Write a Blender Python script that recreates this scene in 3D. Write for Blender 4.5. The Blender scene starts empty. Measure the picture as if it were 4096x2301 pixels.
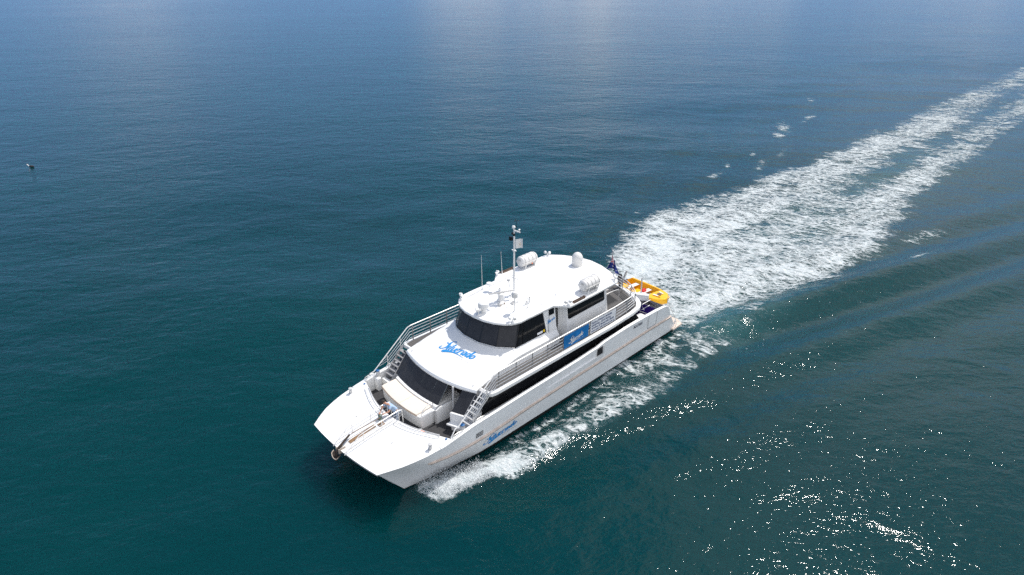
import bpy, bmesh, math, random
import numpy as np
from mathutils import Vector, Matrix
from mathutils.bvhtree import BVHTree

# ------------------------------------------------------------------ camera, sky, sun, exposure
SC = bpy.context.scene
COL = SC.collection
R = math.radians
random.seed(7)
RNG = np.random.default_rng(11)

cam_d = bpy.data.cameras.new('camera')
cam = bpy.data.objects.new('camera', cam_d)
COL.objects.link(cam)
SC.camera = cam
cam_d.sensor_width = 36.0
cam_d.lens = 23.866
cam_d.clip_start = 0.5
cam_d.clip_end = 20000.0
cam.location = (26.037, 24.750, 23.508)
_yaw, _pit, _roll = R(-135.586), R(-25.556), R(-0.0477)
_fw = Vector((math.cos(_pit) * math.cos(_yaw), math.cos(_pit) * math.sin(_yaw), math.sin(_pit)))
_rt = _fw.cross(Vector((0, 0, 1))).normalized()
_up = _rt.cross(_fw)
_r2 = _rt * math.cos(_roll) + _up * math.sin(_roll)
_u2 = -_rt * math.sin(_roll) + _up * math.cos(_roll)
cam.rotation_euler = Matrix((_r2, _u2, -_fw)).transposed().to_euler()

SUN_EL, SUN_AZ = 58.5, 180.3          # degrees; azimuth counted from +X towards +Y
w = bpy.data.worlds.new('World')
SC.world = w
w.use_nodes = True
nt = w.node_tree
nt.nodes.clear()
wo = nt.nodes.new('ShaderNodeOutputWorld')
bg = nt.nodes.new('ShaderNodeBackground')
sky = nt.nodes.new('ShaderNodeTexSky')
sky.sky_type = 'NISHITA'
sky.sun_disc = False
sky.sun_elevation = R(SUN_EL)
sky.sun_rotation = R(90.0 - SUN_AZ)
sky.altitude = 0
sky.air_density = 1.0
sky.dust_density = 0.0
sky.ozone_density = 5.0
SKY_STRENGTH = 0.083
bg.inputs['Strength'].default_value = SKY_STRENGTH
# clouds: soft noise on the sky dome
tc = nt.nodes.new('ShaderNodeTexCoord')
mp = nt.nodes.new('ShaderNodeMapping')
mp.inputs['Scale'].default_value = (1.0, 1.0, 2.2)
mp.inputs['Location'].default_value = (0.35, 0.1, 0.0)
nz = nt.nodes.new('ShaderNodeTexNoise')
nz.inputs['Scale'].default_value = 1.9
nz.inputs['Detail'].default_value = 6
nz.inputs['Roughness'].default_value = 0.55
nt.links.new(tc.outputs['Generated'], mp.inputs['Vector'])
nt.links.new(mp.outputs['Vector'], nz.inputs['Vector'])


def wdot(direction, lo, hi):
    d = nt.nodes.new('ShaderNodeVectorMath')
    d.operation = 'DOT_PRODUCT'
    nt.links.new(tc.outputs['Generated'], d.inputs[0])
    d.inputs[1].default_value = direction
    m = nt.nodes.new('ShaderNodeMapRange')
    m.interpolation_type = 'SMOOTHSTEP'
    m.inputs['From Min'].default_value = lo
    m.inputs['From Max'].default_value = hi
    nt.links.new(d.outputs['Value'], m.inputs['Value'])
    return m.outputs['Result']


def sdir(az, el):
    return (math.cos(R(el)) * math.cos(R(az)), math.cos(R(el)) * math.sin(R(az)), math.sin(R(el)))


def wmath(op, a, b):
    m = nt.nodes.new('ShaderNodeMath')
    m.operation = op
    for i, q in enumerate((a, b)):
        if isinstance(q, (int, float)):
            m.inputs[i].default_value = q
        else:
            nt.links.new(q, m.inputs[i])
    return m.outputs[0]


def mixc(fac, a, bcol):
    m = nt.nodes.new('ShaderNodeMix')
    m.data_type = 'RGBA'
    nt.links.new(fac, m.inputs['Factor'])
    nt.links.new(a, m.inputs['A'])
    if isinstance(bcol, tuple):
        m.inputs['B'].default_value = (*bcol, 1)
    else:
        nt.links.new(bcol, m.inputs['B'])
    return m.outputs['Result']


# pale blue sea haze low in the sky
haze_f = wmath('MULTIPLY', wdot((0, 0, -1), -0.50, -0.02), 0.90)
col = mixc(haze_f, sky.outputs['Color'], (1.35, 2.85, 5.7))
cloud_a = nt.nodes.new('ShaderNodeRGB')
cloud_a.outputs[0].default_value = (7.2, 7.3, 7.8, 1)
# broken cloud: a bank ahead, some under the sun, an unseen bright bank added behind the camera as fill
bank = wmath('MULTIPLY', wmath('MULTIPLY', wdot(sdir(-141, 0), 0.62, 1.0), wdot((0, 0, -1), -0.20, -0.03)), 0.25)
bank2 = wmath('MULTIPLY', wdot(sdir(-178, 40), 0.80, 0.97), 0.31)
fill_bank = wmath('MULTIPLY', wdot(sdir(65, 30), 0.30, 0.75), 0.34)  # added cloud, out of view, to brighten the shaded port side
dens = wmath('ADD', wmath('ADD', wmath('ADD', nz.outputs['Fac'], bank), bank2), fill_bank)
cm = nt.nodes.new('ShaderNodeMapRange')
cm.interpolation_type = 'SMOOTHSTEP'
cm.inputs['From Min'].default_value = 0.61
cm.inputs['From Max'].default_value = 0.86
nt.links.new(dens, cm.inputs['Value'])
lit = mixc(wdot(sdir(65, 30), 0.2, 0.6), cloud_a.outputs[0], (12.5, 12.6, 13.0))  # the added bank also gets a brighter colour
col = mixc(cm.outputs['Result'], col, lit)
nt.links.new(col, bg.inputs['Color'])
nt.links.new(bg.outputs['Background'], wo.inputs['Surface'])

sun_d = bpy.data.lights.new('sun', 'SUN')
sun_d.energy = 3.1
sun_d.angle = R(0.53)
sun_d.color = (1.0, 0.955, 0.89)
sun = bpy.data.objects.new('sun', sun_d)
COL.objects.link(sun)
sun.rotation_euler = Vector(sdir(SUN_AZ, SUN_EL)).to_track_quat('Z', 'Y').to_euler()
sun.location = (-40, 0, 60)

SC.view_settings.view_transform = 'Standard'
SC.view_settings.look = 'None'
SC.view_settings.gamma = 1.0
SC.view_settings.exposure = 0.48
SC.view_settings.use_curve_mapping = False
SC.cycles.use_denoising = False
SC.cycles.max_bounces = 8
SC.cycles.transparent_max_bounces = 16
SC.cycles.sample_clamp_indirect = 6.0
SC.cycles.sample_clamp_direct = 45.0

WATER = -0.12      # mean water level


# ------------------------------------------------------------------ materials
def principled(name, col, rough=0.5, metal=0.0, ior=1.45, var=0.0, vscale=2.0, bump=0.0, bscale=20.0, coat=0.0):
    m = bpy.data.materials.new(name)
    m.use_nodes = True
    t = m.node_tree
    b = t.nodes['Principled BSDF']
    b.inputs['Roughness'].default_value = rough
    b.inputs['Metallic'].default_value = metal
    b.inputs['IOR'].default_value = ior
    b.inputs['Coat Weight'].default_value = coat
    co = t.nodes.new('ShaderNodeTexCoord')
    n = t.nodes.new('ShaderNodeTexNoise')
    n.inputs['Scale'].default_value = vscale
    n.inputs['Detail'].default_value = 5
    t.links.new(co.outputs['Object'], n.inputs['Vector'])
    rp = t.nodes.new('ShaderNodeValToRGB')
    rp.color_ramp.elements[0].position = 0.3
    rp.color_ramp.elements[1].position = 0.7
    c0 = [max(0, c * (1 - var)) for c in col]
    c1 = [min(1, c * (1 + var)) for c in col]
    rp.color_ramp.elements[0].color = (*c0, 1)
    rp.color_ramp.elements[1].color = (*c1, 1)
    t.links.new(n.outputs['Fac'], rp.inputs['Fac'])
    t.links.new(rp.outputs['Color'], b.inputs['Base Color'])
    if bump:
        n2 = t.nodes.new('ShaderNodeTexNoise')
        n2.inputs['Scale'].default_value = bscale
        n2.inputs['Detail'].default_value = 3
        t.links.new(co.outputs['Object'], n2.inputs['Vector'])
        bp = t.nodes.new('ShaderNodeBump')
        bp.inputs['Strength'].default_value = 1.0
        bp.inputs['Distance'].default_value = bump
        t.links.new(n2.outputs['Fac'], bp.inputs['Height'])
        t.links.new(bp.outputs['Normal'], b.inputs['Normal'])
    return m


M = {}
M['gelcoat'] = principled('white_gelcoat', (0.80, 0.80, 0.79), 0.32, var=0.015, vscale=0.8)
M['hull'] = principled('hull_paint', (0.78, 0.785, 0.79), 0.28, var=0.03, vscale=0.5, bump=0.004, bscale=0.9)


def add_streaks(m, amount=0.16):
    """run-off stains: a noise drawn out downwards, mixed faintly over the paint"""
    t = m.node_tree
    bs = t.nodes['Principled BSDF']
    old = bs.inputs['Base Color'].links[0].from_socket
    co = t.nodes.new('ShaderNodeTexCoord')
    mp_ = t.nodes.new('ShaderNodeMapping')
    mp_.inputs['Scale'].default_value = (5.0, 5.0, .5)
    t.links.new(co.outputs['Object'], mp_.inputs['Vector'])
    n = t.nodes.new('ShaderNodeTexNoise')
    n.inputs['Scale'].default_value = 1.0
    n.inputs['Detail'].default_value = 6
    n.inputs['Roughness'].default_value = .65
    t.links.new(mp_.outputs['Vector'], n.inputs['Vector'])
    n2 = t.nodes.new('ShaderNodeTexNoise')
    n2.inputs['Scale'].default_value = .35
    t.links.new(co.outputs['Object'], n2.inputs['Vector'])
    mr = t.nodes.new('ShaderNodeMapRange')
    mr.inputs['From Min'].default_value = .52
    mr.inputs['From Max'].default_value = .78
    mr.inputs['To Max'].default_value = amount * 2
    t.links.new(n.outputs['Fac'], mr.inputs['Value'])
    ml = t.nodes.new('ShaderNodeMath')
    ml.operation = 'MULTIPLY'
    t.links.new(mr.outputs['Result'], ml.inputs[0])
    t.links.new(n2.outputs['Fac'], ml.inputs[1])
    mx_ = t.nodes.new('ShaderNodeMix')
    mx_.data_type = 'RGBA'
    t.links.new(ml.outputs[0], mx_.inputs['Factor'])
    t.links.new(old, mx_.inputs['A'])
    mx_.inputs['B'].default_value = (.36, .33, .29, 1)
    t.links.new(mx_.outputs['Result'], bs.inputs['Base Color'])


add_streaks(M['hull'], .30)
add_streaks(M['gelcoat'], .12)
M['cream'] = principled('cream_vinyl', (0.76, 0.68, 0.585), 0.6, var=0.02, bump=0.004, bscale=9)
M['tan'] = principled('tan_piping', (0.52, 0.38, 0.25), 0.6, var=0.1)
M['glass'] = principled('tinted_glass', (0.010, 0.011, 0.013), 0.12, ior=1.5, var=0.2)
M['screen'] = principled('screened_glass', (0.044, 0.045, 0.050), 0.15, ior=1.45, var=0.12, vscale=3)
M['frame'] = principled('black_frame', (0.018, 0.018, 0.020), 0.4, var=0.1)
M['seam'] = principled('window_seal', (0.15, 0.17, 0.18), 0.6)
M['sole'] = principled('dark_nonskid', (0.034, 0.034, 0.038), 0.75, var=0.12, vscale=5, bump=0.003, bscale=60)
M['steel'] = principled('stainless_steel', (0.78, 0.77, 0.75), 0.38, metal=0.45, var=0.05)
M['alu'] = principled('painted_alloy', (0.50, 0.50, 0.50), 0.5, var=0.06)
M['post'] = principled('dull_steel_post', (0.26, 0.25, 0.24), 0.45, metal=0.3)
M['rub'] = principled('rubbing_strake', (0.60, 0.50, 0.43), 0.6, var=0.15, vscale=3)
M['rub_dark'] = principled('strake_base', (0.24, 0.20, 0.17), 0.7, var=0.3, vscale=3)
M['boot'] = principled('antifouling', (0.022, 0.019, 0.018), 0.6, var=0.4, vscale=3)
M['dark'] = principled('painted_shade', (0.012, 0.012, 0.013), 0.7)  # near-black painted in for the shade inside openings and the roof's deck shadow
M['blue'] = principled('logo_blue', (0.025, 0.26, 0.62), 0.5, var=0.03)
M['bannerblue'] = principled('banner_blue', (0.002, 0.15, 0.42), 0.85, var=0.15, vscale=2.0)
M['cap'] = principled('blue_cap', (0.015, 0.12, 0.32), 0.5)
M['letter'] = principled('grey_letter', (0.16, 0.17, 0.20), 0.6)
M['lettergold'] = principled('pale_letter', (0.62, 0.61, 0.60), 0.5)
M['letterblue'] = principled('navy_letter', (0.04, 0.075, 0.20), 0.6)
M['white'] = principled('white_paint', (0.74, 0.74, 0.73), 0.4, var=0.02)
M['raft'] = principled('raft_shell', (0.68, 0.67, 0.65), 0.35, var=0.04, vscale=3)
M['band'] = principled('raft_band', (0.42, 0.41, 0.40), 0.5)
M['yellow'] = principled('yellow_fibreglass', (0.86, 0.46, 0.012), 0.4, var=0.05, vscale=2)
M['orange'] = principled('orange_plastic', (0.75, 0.17, 0.05), 0.45)
M['red'] = principled('red_plastic', (0.70, 0.03, 0.03), 0.4)
M['purple'] = principled('purple_plastic', (0.07, 0.035, 0.27), 0.35, var=0.1)
M['rust'] = principled('rusty_steel', (0.24, 0.15, 0.085), 0.85, var=0.45, vscale=12)
M['tan_metal'] = principled('stained_steel', (0.42, 0.36, 0.30), 0.7, var=0.25, vscale=8)
M['anchor'] = principled('anchor_iron', (0.045, 0.035, 0.028), 0.8, var=0.3, vscale=8)
M['brown'] = principled('brown_boards', (0.16, 0.11, 0.085), 0.85, var=0.3, vscale=5)
M['black'] = principled('black_plastic', (0.015, 0.015, 0.016), 0.3)
M['grey'] = principled('grey_plastic', (0.27, 0.27, 0.28), 0.5, var=0.05)
M['green'] = principled('winch_green', (0.12, 0.17, 0.15), 0.5)
M['skin'] = principled('skin', (0.50, 0.27, 0.18), 0.6, var=0.04)
M['hair'] = principled('dark_hair', (0.025, 0.017, 0.013), 0.7)
M['shirt'] = principled('pale_blue_shirt', (0.34, 0.46, 0.62), 0.85, var=0.07, vscale=6)
M['jeans'] = principled('washed_jeans', (0.30, 0.36, 0.45), 0.85, var=0.35, vscale=9)
M['flagblue'] = principled('flag_blue', (0.012, 0.035, 0.22), 0.8, var=0.1)
M['flagred'] = principled('flag_red', (0.60, 0.03, 0.05), 0.8)
M['flagwhite'] = principled('flag_white', (0.78, 0.77, 0.75), 0.8, var=0.03)
M['banner'] = principled('banner_vinyl', (0.74, 0.75, 0.77), 0.6, var=0.05, vscale=2.0)
M['sticker'] = principled('yellow_sticker', (0.75, 0.52, 0.02), 0.5)
M['feather'] = principled('dark_feather', (0.03, 0.03, 0.035), 0.8)


def mat_planks():
    m = bpy.data.materials.new('grey_deck_planks')
    m.use_nodes = True
    t = m.node_tree
    b = t.nodes['Principled BSDF']
    b.inputs['Roughness'].default_value = 0.8
    co = t.nodes.new('ShaderNodeTexCoord')
    sp = t.nodes.new('ShaderNodeSeparateXYZ')
    t.links.new(co.outputs['Object'], sp.inputs[0])
    f = t.nodes.new('ShaderNodeMath'); f.operation = 'MULTIPLY'; f.inputs[1].default_value = 1 / 0.17
    t.links.new(sp.outputs['Y'], f.inputs[0])
    fr = t.nodes.new('ShaderNodeMath'); fr.operation = 'FRACT'
    t.links.new(f.outputs[0], fr.inputs[0])
    g = t.nodes.new('ShaderNodeMath'); g.operation = 'LESS_THAN'; g.inputs[1].default_value = 0.14
    t.links.new(fr.outputs[0], g.inputs[0])
    n = t.nodes.new('ShaderNodeTexNoise'); n.inputs['Scale'].default_value = 5; n.inputs['Detail'].default_value = 5
    t.links.new(co.outputs['Object'], n.inputs['Vector'])
    rp = t.nodes.new('ShaderNodeValToRGB')
    rp.color_ramp.elements[0].color = (0.078, 0.074, 0.072, 1)
    rp.color_ramp.elements[1].color = (0.115, 0.109, 0.106, 1)
    t.links.new(n.outputs['Fac'], rp.inputs['Fac'])
    mx = t.nodes.new('ShaderNodeMix'); mx.data_type = 'RGBA'
    t.links.new(g.outputs[0], mx.inputs['Factor'])
    t.links.new(rp.outputs['Color'], mx.inputs['A'])
    mx.inputs['B'].default_value = (0.03, 0.029, 0.028, 1)
    t.links.new(mx.outputs['Result'], b.inputs['Base Color'])
    return m


M['planks'] = mat_planks()
for k in ('glass', 'screen'):
    M[k].node_tree.nodes['Principled BSDF'].inputs['Specular IOR Level'].default_value = 0.14


# ------------------------------------------------------------------ mesh helpers
class MB:
    def __init__(s):
        s.v, s.f = [], []

    def add(s, vs, fs):
        o = len(s.v)
        s.v += [tuple(p) for p in vs]
        s.f += [[i + o for i in q] for q in fs]
        return s

    def box(s, x0, x1, y0, y1, z0, z1):
        vs = [(x, y, z) for z in (z0, z1) for y in (y0, y1) for x in (x0, x1)]
        return s.add(vs, [(0, 2, 3, 1), (4, 5, 7, 6), (0, 1, 5, 4), (2, 6, 7, 3), (0, 4, 6, 2), (1, 3, 7, 5)])

    def obox(s, c, ax, ay, az, hx, hy, hz):
        c, ax, ay, az = Vector(c), Vector(ax).normalized(), Vector(ay).normalized(), Vector(az).normalized()
        vs = [c + ax * hx * i + ay * hy * j + az * hz * k for k in (-1, 1) for j in (-1, 1) for i in (-1, 1)]
        return s.add(vs, [(0, 2, 3, 1), (4, 5, 7, 6), (0, 1, 5, 4), (2, 6, 7, 3), (0, 4, 6, 2), (1, 3, 7, 5)])

    def tube(s, pts, r, n=8, closed=False):
        P = [Vector(p) for p in pts]
        rs = r if isinstance(r, (list, tuple)) else [r] * len(P)
        N = len(P)
        tang = []
        for i in range(N):
            if closed:
                t = P[(i + 1) % N] - P[i - 1]
            else:
                t = P[min(i + 1, N - 1)] - P[max(i - 1, 0)]
            tang.append(t.normalized())
        u = tang[0].orthogonal().normalized()
        rings = []
        for i in range(N):
            u = (u - tang[i] * u.dot(tang[i]))
            if u.length < 1e-6:
                u = tang[i].orthogonal()
            u.normalize()
            v = tang[i].cross(u)
            rings.append([P[i] + (u * math.cos(2 * math.pi * k / n) + v * math.sin(2 * math.pi * k / n)) * rs[i] for k in range(n)])
        return s.loft(rings, closed=closed)

    def loft(s, rings, closed=False, cap=True, wrap=True):
        n = len(rings[0])
        vs = [p for r in rings for p in r]
        fs = []
        m = len(rings)
        for i in range(m if closed else m - 1):
            a, b = i * n, ((i + 1) % m) * n
            for k in range(n if wrap else n - 1):
                k2 = (k + 1) % n
                fs.append((a + k, a + k2, b + k2, b + k))
        if cap and not closed and wrap:
            fs.append(tuple(reversed(range(n))))
            fs.append(tuple((m - 1) * n + k for k in range(n)))
        return s.add(vs, fs)

    def lathe(s, prof, base, axis=(0, 0, 1), n=20):
        A = Vector(axis).normalized()
        u = A.orthogonal().normalized()
        v = A.cross(u)
        B = Vector(base)
        rings = [[B + A * h + (u * math.cos(2 * math.pi * k / n) + v * math.sin(2 * math.pi * k / n)) * max(r, 1e-4) for k in range(n)] for r, h in prof]
        return s.loft(rings)

    def cyl(s, a, b, r, n=12):
        a, b = Vector(a), Vector(b)
        return s.lathe([(r, 0), (r, (b - a).length)], a, b - a, n)

    def ball(s, c, r, n=14, sz=1.0):
        prof = [(r * math.sin(math.pi * i / 8), -r * sz * math.cos(math.pi * i / 8)) for i in range(9)]
        return s.lathe(prof, c, (0, 0, 1), n)

    def prism(s, poly, z0, z1):
        n = len(poly)
        vs = [(x, y, z0) for x, y in poly] + [(x, y, z1) for x, y in poly]
        fs = [tuple(reversed(range(n))), tuple(range(n, 2 * n))]
        fs += [(k, (k + 1) % n, n + (k + 1) % n, n + k) for k in range(n)]
        return s.add(vs, fs)

    def grid(s, rows):
        n = len(rows[0])
        vs = [p for r in rows for p in r]
        fs = [(i * n + k, i * n + k + 1, (i + 1) * n + k + 1, (i + 1) * n + k) for i in range(len(rows) - 1) for k in range(n - 1)]
        return s.add(vs, fs)

    def plate(s, pts, t):
        """flat polygon of 3-D points given a thickness t (towards its back)"""
        P = [Vector(p) for p in pts]
        nrm = Vector((0, 0, 0))
        for i in range(len(P)):
            nrm += (P[i] - P[0]).cross(P[(i + 1) % len(P)] - P[0])
        nrm.normalize()
        n = len(P)
        vs = P + [p - nrm * t for p in P]
        fs = [tuple(range(n)), tuple(reversed(range(n, 2 * n)))]
        fs += [(k, n + k, n + (k + 1) % n, (k + 1) % n) for k in range(n)]
        return s.add(vs, fs)

    def mirror(s):
        o = len(s.v)
        s.v += [(x, -y, z) for x, y, z in s.v]
        s.f += [[i + o for i in reversed(q)] for q in s.f]
        return s

    def build(s, name, mat, parent=None, smooth=True, angle=35, bevel=0.0, seg=2, fix=True, weld=True, label=None):
        me = bpy.data.meshes.new(name)
        me.from_pydata([tuple(p) for p in s.v], [], s.f)
        if fix or weld:
            bm = bmesh.new()
            bm.from_mesh(me)
            if weld:
                bmesh.ops.remove_doubles(bm, verts=bm.verts, dist=1e-5)
            if fix:
                bmesh.ops.recalc_face_normals(bm, faces=bm.faces)
            bm.to_mesh(me)
            bm.free()
        me.update()
        if smooth:
            me.shade_smooth()
            me.set_sharp_from_angle(angle=R(angle))
        me.materials.append(mat)
        o = bpy.data.objects.new(name, me)
        COL.objects.link(o)
        if parent is not None:
            o.parent = parent
        if bevel:
            b = o.modifiers.new('bevel', 'BEVEL')
            b.width = bevel
            b.segments = seg
            b.limit_method = 'ANGLE'
            b.angle_limit = R(40)
            b.harden_normals = False
        if label:
            o['label'] = label
        return o


def thing(name, label, cat, group=None, loc=(0, 0, 0)):
    o = bpy.data.objects.new(name, None)
    o.empty_display_size = 0.3
    o.location = loc
    COL.objects.link(o)
    return tag(o, label, cat, group)


def tag(o, label, cat, group=None):
    o['label'] = label
    o['category'] = cat
    if group:
        o['group'] = group
    return o


def ip(x, xs, ys):
    return float(np.interp(x, xs, ys))


def smooth_path(pts, n=6):
    """Catmull-Rom through 3-D points"""
    P = [Vector(p) for p in pts]
    P = [P[0] * 2 - P[1]] + P + [P[-1] * 2 - P[-2]]
    out = []
    for i in range(1, len(P) - 2):
        for k in range(n):
            t = k / n
            a, b, c, d = P[i - 1], P[i], P[i + 1], P[i + 2]
            out.append(0.5 * ((2 * b) + (c - a) * t + (2 * a - 5 * b + 4 * c - d) * t * t + (3 * b - a - 3 * c + d) * t ** 3))
    out.append(P[-2])
    return out


# ------------------------------------------------------------------ lettering
def text_polys(txt, size, spacing=1.0, bold=0.0):
    cu = bpy.data.curves.new('text', 'FONT')
    cu.body = txt
    cu.size = size
    cu.space_character = spacing
    cu.resolution_u = 2
    cu.offset = bold
    ob = bpy.data.objects.new('text', cu)
    COL.objects.link(ob)
    dg = bpy.context.evaluated_depsgraph_get()
    me = bpy.data.meshes.new_from_object(ob.evaluated_get(dg))
    vs = [tuple(v.co) for v in me.vertices]
    fs = [tuple(p.vertices) for p in me.polygons]
    bpy.data.objects.remove(ob)
    bpy.data.curves.remove(cu)
    bpy.data.meshes.remove(me)
    return vs, fs


def ribbon(mb, pts, slant=0.32):
    """variable-width brush stroke in the plane, as a strip of quads with round ends"""
    Q = []
    n = 5
    P = [Vector(p) for p in pts]
    P = [P[0] * 2 - P[1]] + P + [P[-1] * 2 - P[-2]]
    for i in range(1, len(P) - 2):
        for k in range(n):
            t = k / n
            a, b, c, d = P[i - 1], P[i], P[i + 1], P[i + 2]
            Q.append(0.5 * ((2 * b) + (c - a) * t + (2 * a - 5 * b + 4 * c - d) * t * t + (3 * b - a - 3 * c + d) * t ** 3))
    Q.append(P[-2])
    L, Rr = [], []
    for i, q in enumerate(Q):
        t = (Q[min(i + 1, len(Q) - 1)] - Q[max(i - 1, 0)])
        t.z = 0
        t.normalize()
        nn = Vector((-t.y, t.x, 0))
        wd = max(q.z, 0.03) * 0.5
        c = Vector((q.x, q.y, 0))
        L.append(c + nn * wd)
        Rr.append(c - nn * wd)
    vs = [(p.x + slant * p.y, p.y, 0) for p in L] + [(p.x + slant * p.y, p.y, 0) for p in Rr]
    m = len(Q)
    mb.add(vs, [(i, i + 1, m + i + 1, m + i) for i in range(m - 1)])


SCRIPT_STROKES = [
    [(2.02, 2.45, .12), (2.02, 2.95, .20), (1.55, 3.18, .24), (1.08, 2.85, .36), (1.00, 2.25, .56), (1.30, 1.60, .70), (1.50, .95, .62), (1.30, .28, .40), (.72, -.12, .30), (.08, -.02, .30), (-.14, .42, .36), (.10, .72, .28)],
    [(1.00, 2.10, .30), (.55, 1.92, .20), (.16, 2.08, .24), (.06, 2.48, .22)],
    [(2.15, 1.45, .46), (2.15, .30, .50), (2.50, .10, .22)], [(2.16, 1.88, .30), (2.30, 1.95, .30)],
    [(2.85, 2.35, .46), (2.85, .30, .50), (3.18, .10, .22)],
    [(3.42, 1.42, .40), (3.62, .20, .46), (4.12, .45, .26), (4.30, 1.35, .30)],
    [(4.62, .68, .18), (5.18, .92, .20), (5.02, 1.38, .22), (4.62, 1.12, .42), (4.62, .36, .46), (5.00, .10, .26), (5.42, .42, .14)],
    [(5.75, 1.42, .44), (5.75, .05, .48)], [(5.82, .85, .24), (6.18, 1.38, .32), (6.46, 1.22, .34)],
    [(7.35, 1.22, .22), (6.98, 1.38, .24), (6.75, .65, .48), (7.00, .10, .30), (7.42, .65, .24)], [(7.52, 1.42, .44), (7.52, .26, .48), (7.82, .10, .20)],
    [(8.62, 1.22, .22), (8.26, 1.38, .24), (8.05, .65, .48), (8.30, .10, .30), (8.70, .65, .24)], [(8.84, 2.40, .46), (8.84, .26, .50), (9.12, .10, .20)], [(8.45, 2.38, .22), (8.84, 2.36, .26)],
    [(9.80, 1.40, .24), (9.45, 1.10, .42), (9.42, .42, .46), (9.78, .10, .26), (10.15, .45, .42), (10.15, 1.10, .38), (9.80, 1.40, .24)],
    [(1.55, -.95, .30), (1.85, -.72, .82), (2.6, -.50, .74), (3.8, -.28, .50), (5.2, -.18, .30), (6.8, -.32, .15), (8.3, -.58, .06)],
]


def script_logo(mapf, name, mat, parent, sub=None, submat=None):
    """the brush-script ship name laid on a surface by mapf(u, v), and the small spaced word below it"""
    mb = MB()
    for i, st in enumerate(SCRIPT_STROKES):
        k = len(mb.v)
        ribbon(mb, st, 0.0 if i == len(SCRIPT_STROKES) - 1 else 0.30)
        mb.v[k:] = [(x, y, 0.00045 * i) for x, y, z in mb.v[k:]]     # strokes overlap: each a hair above the last
    mb.v = [tuple(mapf(x, y, z)) for x, y, z in mb.v]
    mb.build(name, mat, parent, smooth=False, fix=False, weld=False)
    if sub:
        m2 = MB()
        vs, fs = text_polys(sub, 0.72, 1.95)
        w0 = max(p[0] for p in vs)
        vs = [mapf(5.9 + (p[0] / w0) * 5.2, -1.35 + p[1] - .02 * p[0], 0) for p in vs]
        m2.add(vs, fs)
        m2.build(name, submat or mat, parent, smooth=False, fix=False, weld=False)


# ------------------------------------------------------------------ THE SEA
def _hash(ix, iy, seed):
    h = (ix.astype(np.int64) * 374761393 + iy.astype(np.int64) * 668265263 + seed * 1442695041) & 0xFFFFFFFF
    h = ((h ^ (h >> 13)) * 1274126177) & 0xFFFFFFFF
    return ((h ^ (h >> 16)) & 0xFFFF) / 65535.0


def vnoise(x, y, seed=0):
    x0, y0 = np.floor(x), np.floor(y)
    fx_, fy_ = x - x0, y - y0
    fx_ = fx_ * fx_ * (3 - 2 * fx_)
    fy_ = fy_ * fy_ * (3 - 2 * fy_)
    a, b = _hash(x0, y0, seed), _hash(x0 + 1, y0, seed)
    c, d = _hash(x0, y0 + 1, seed), _hash(x0 + 1, y0 + 1, seed)
    return a + (b - a) * fx_ + (c - a) * fy_ + (a - b - c + d) * fx_ * fy_


def fbm(x, y, octv=4, seed=0):
    s, amp, tot = 0, 1, 0
    for k in range(octv):
        s = s + amp * vnoise(x * 2 ** k, y * 2 ** k, seed + 17 * k)
        tot += amp
        amp *= .55
    return s / tot


def sstep(a, b, x):
    t = np.clip((x - a) / (b - a), 0, 1)
    return t * t * (3 - 2 * t)


def interp(x, xs, ys):
    return np.interp(x, xs, ys)


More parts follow.
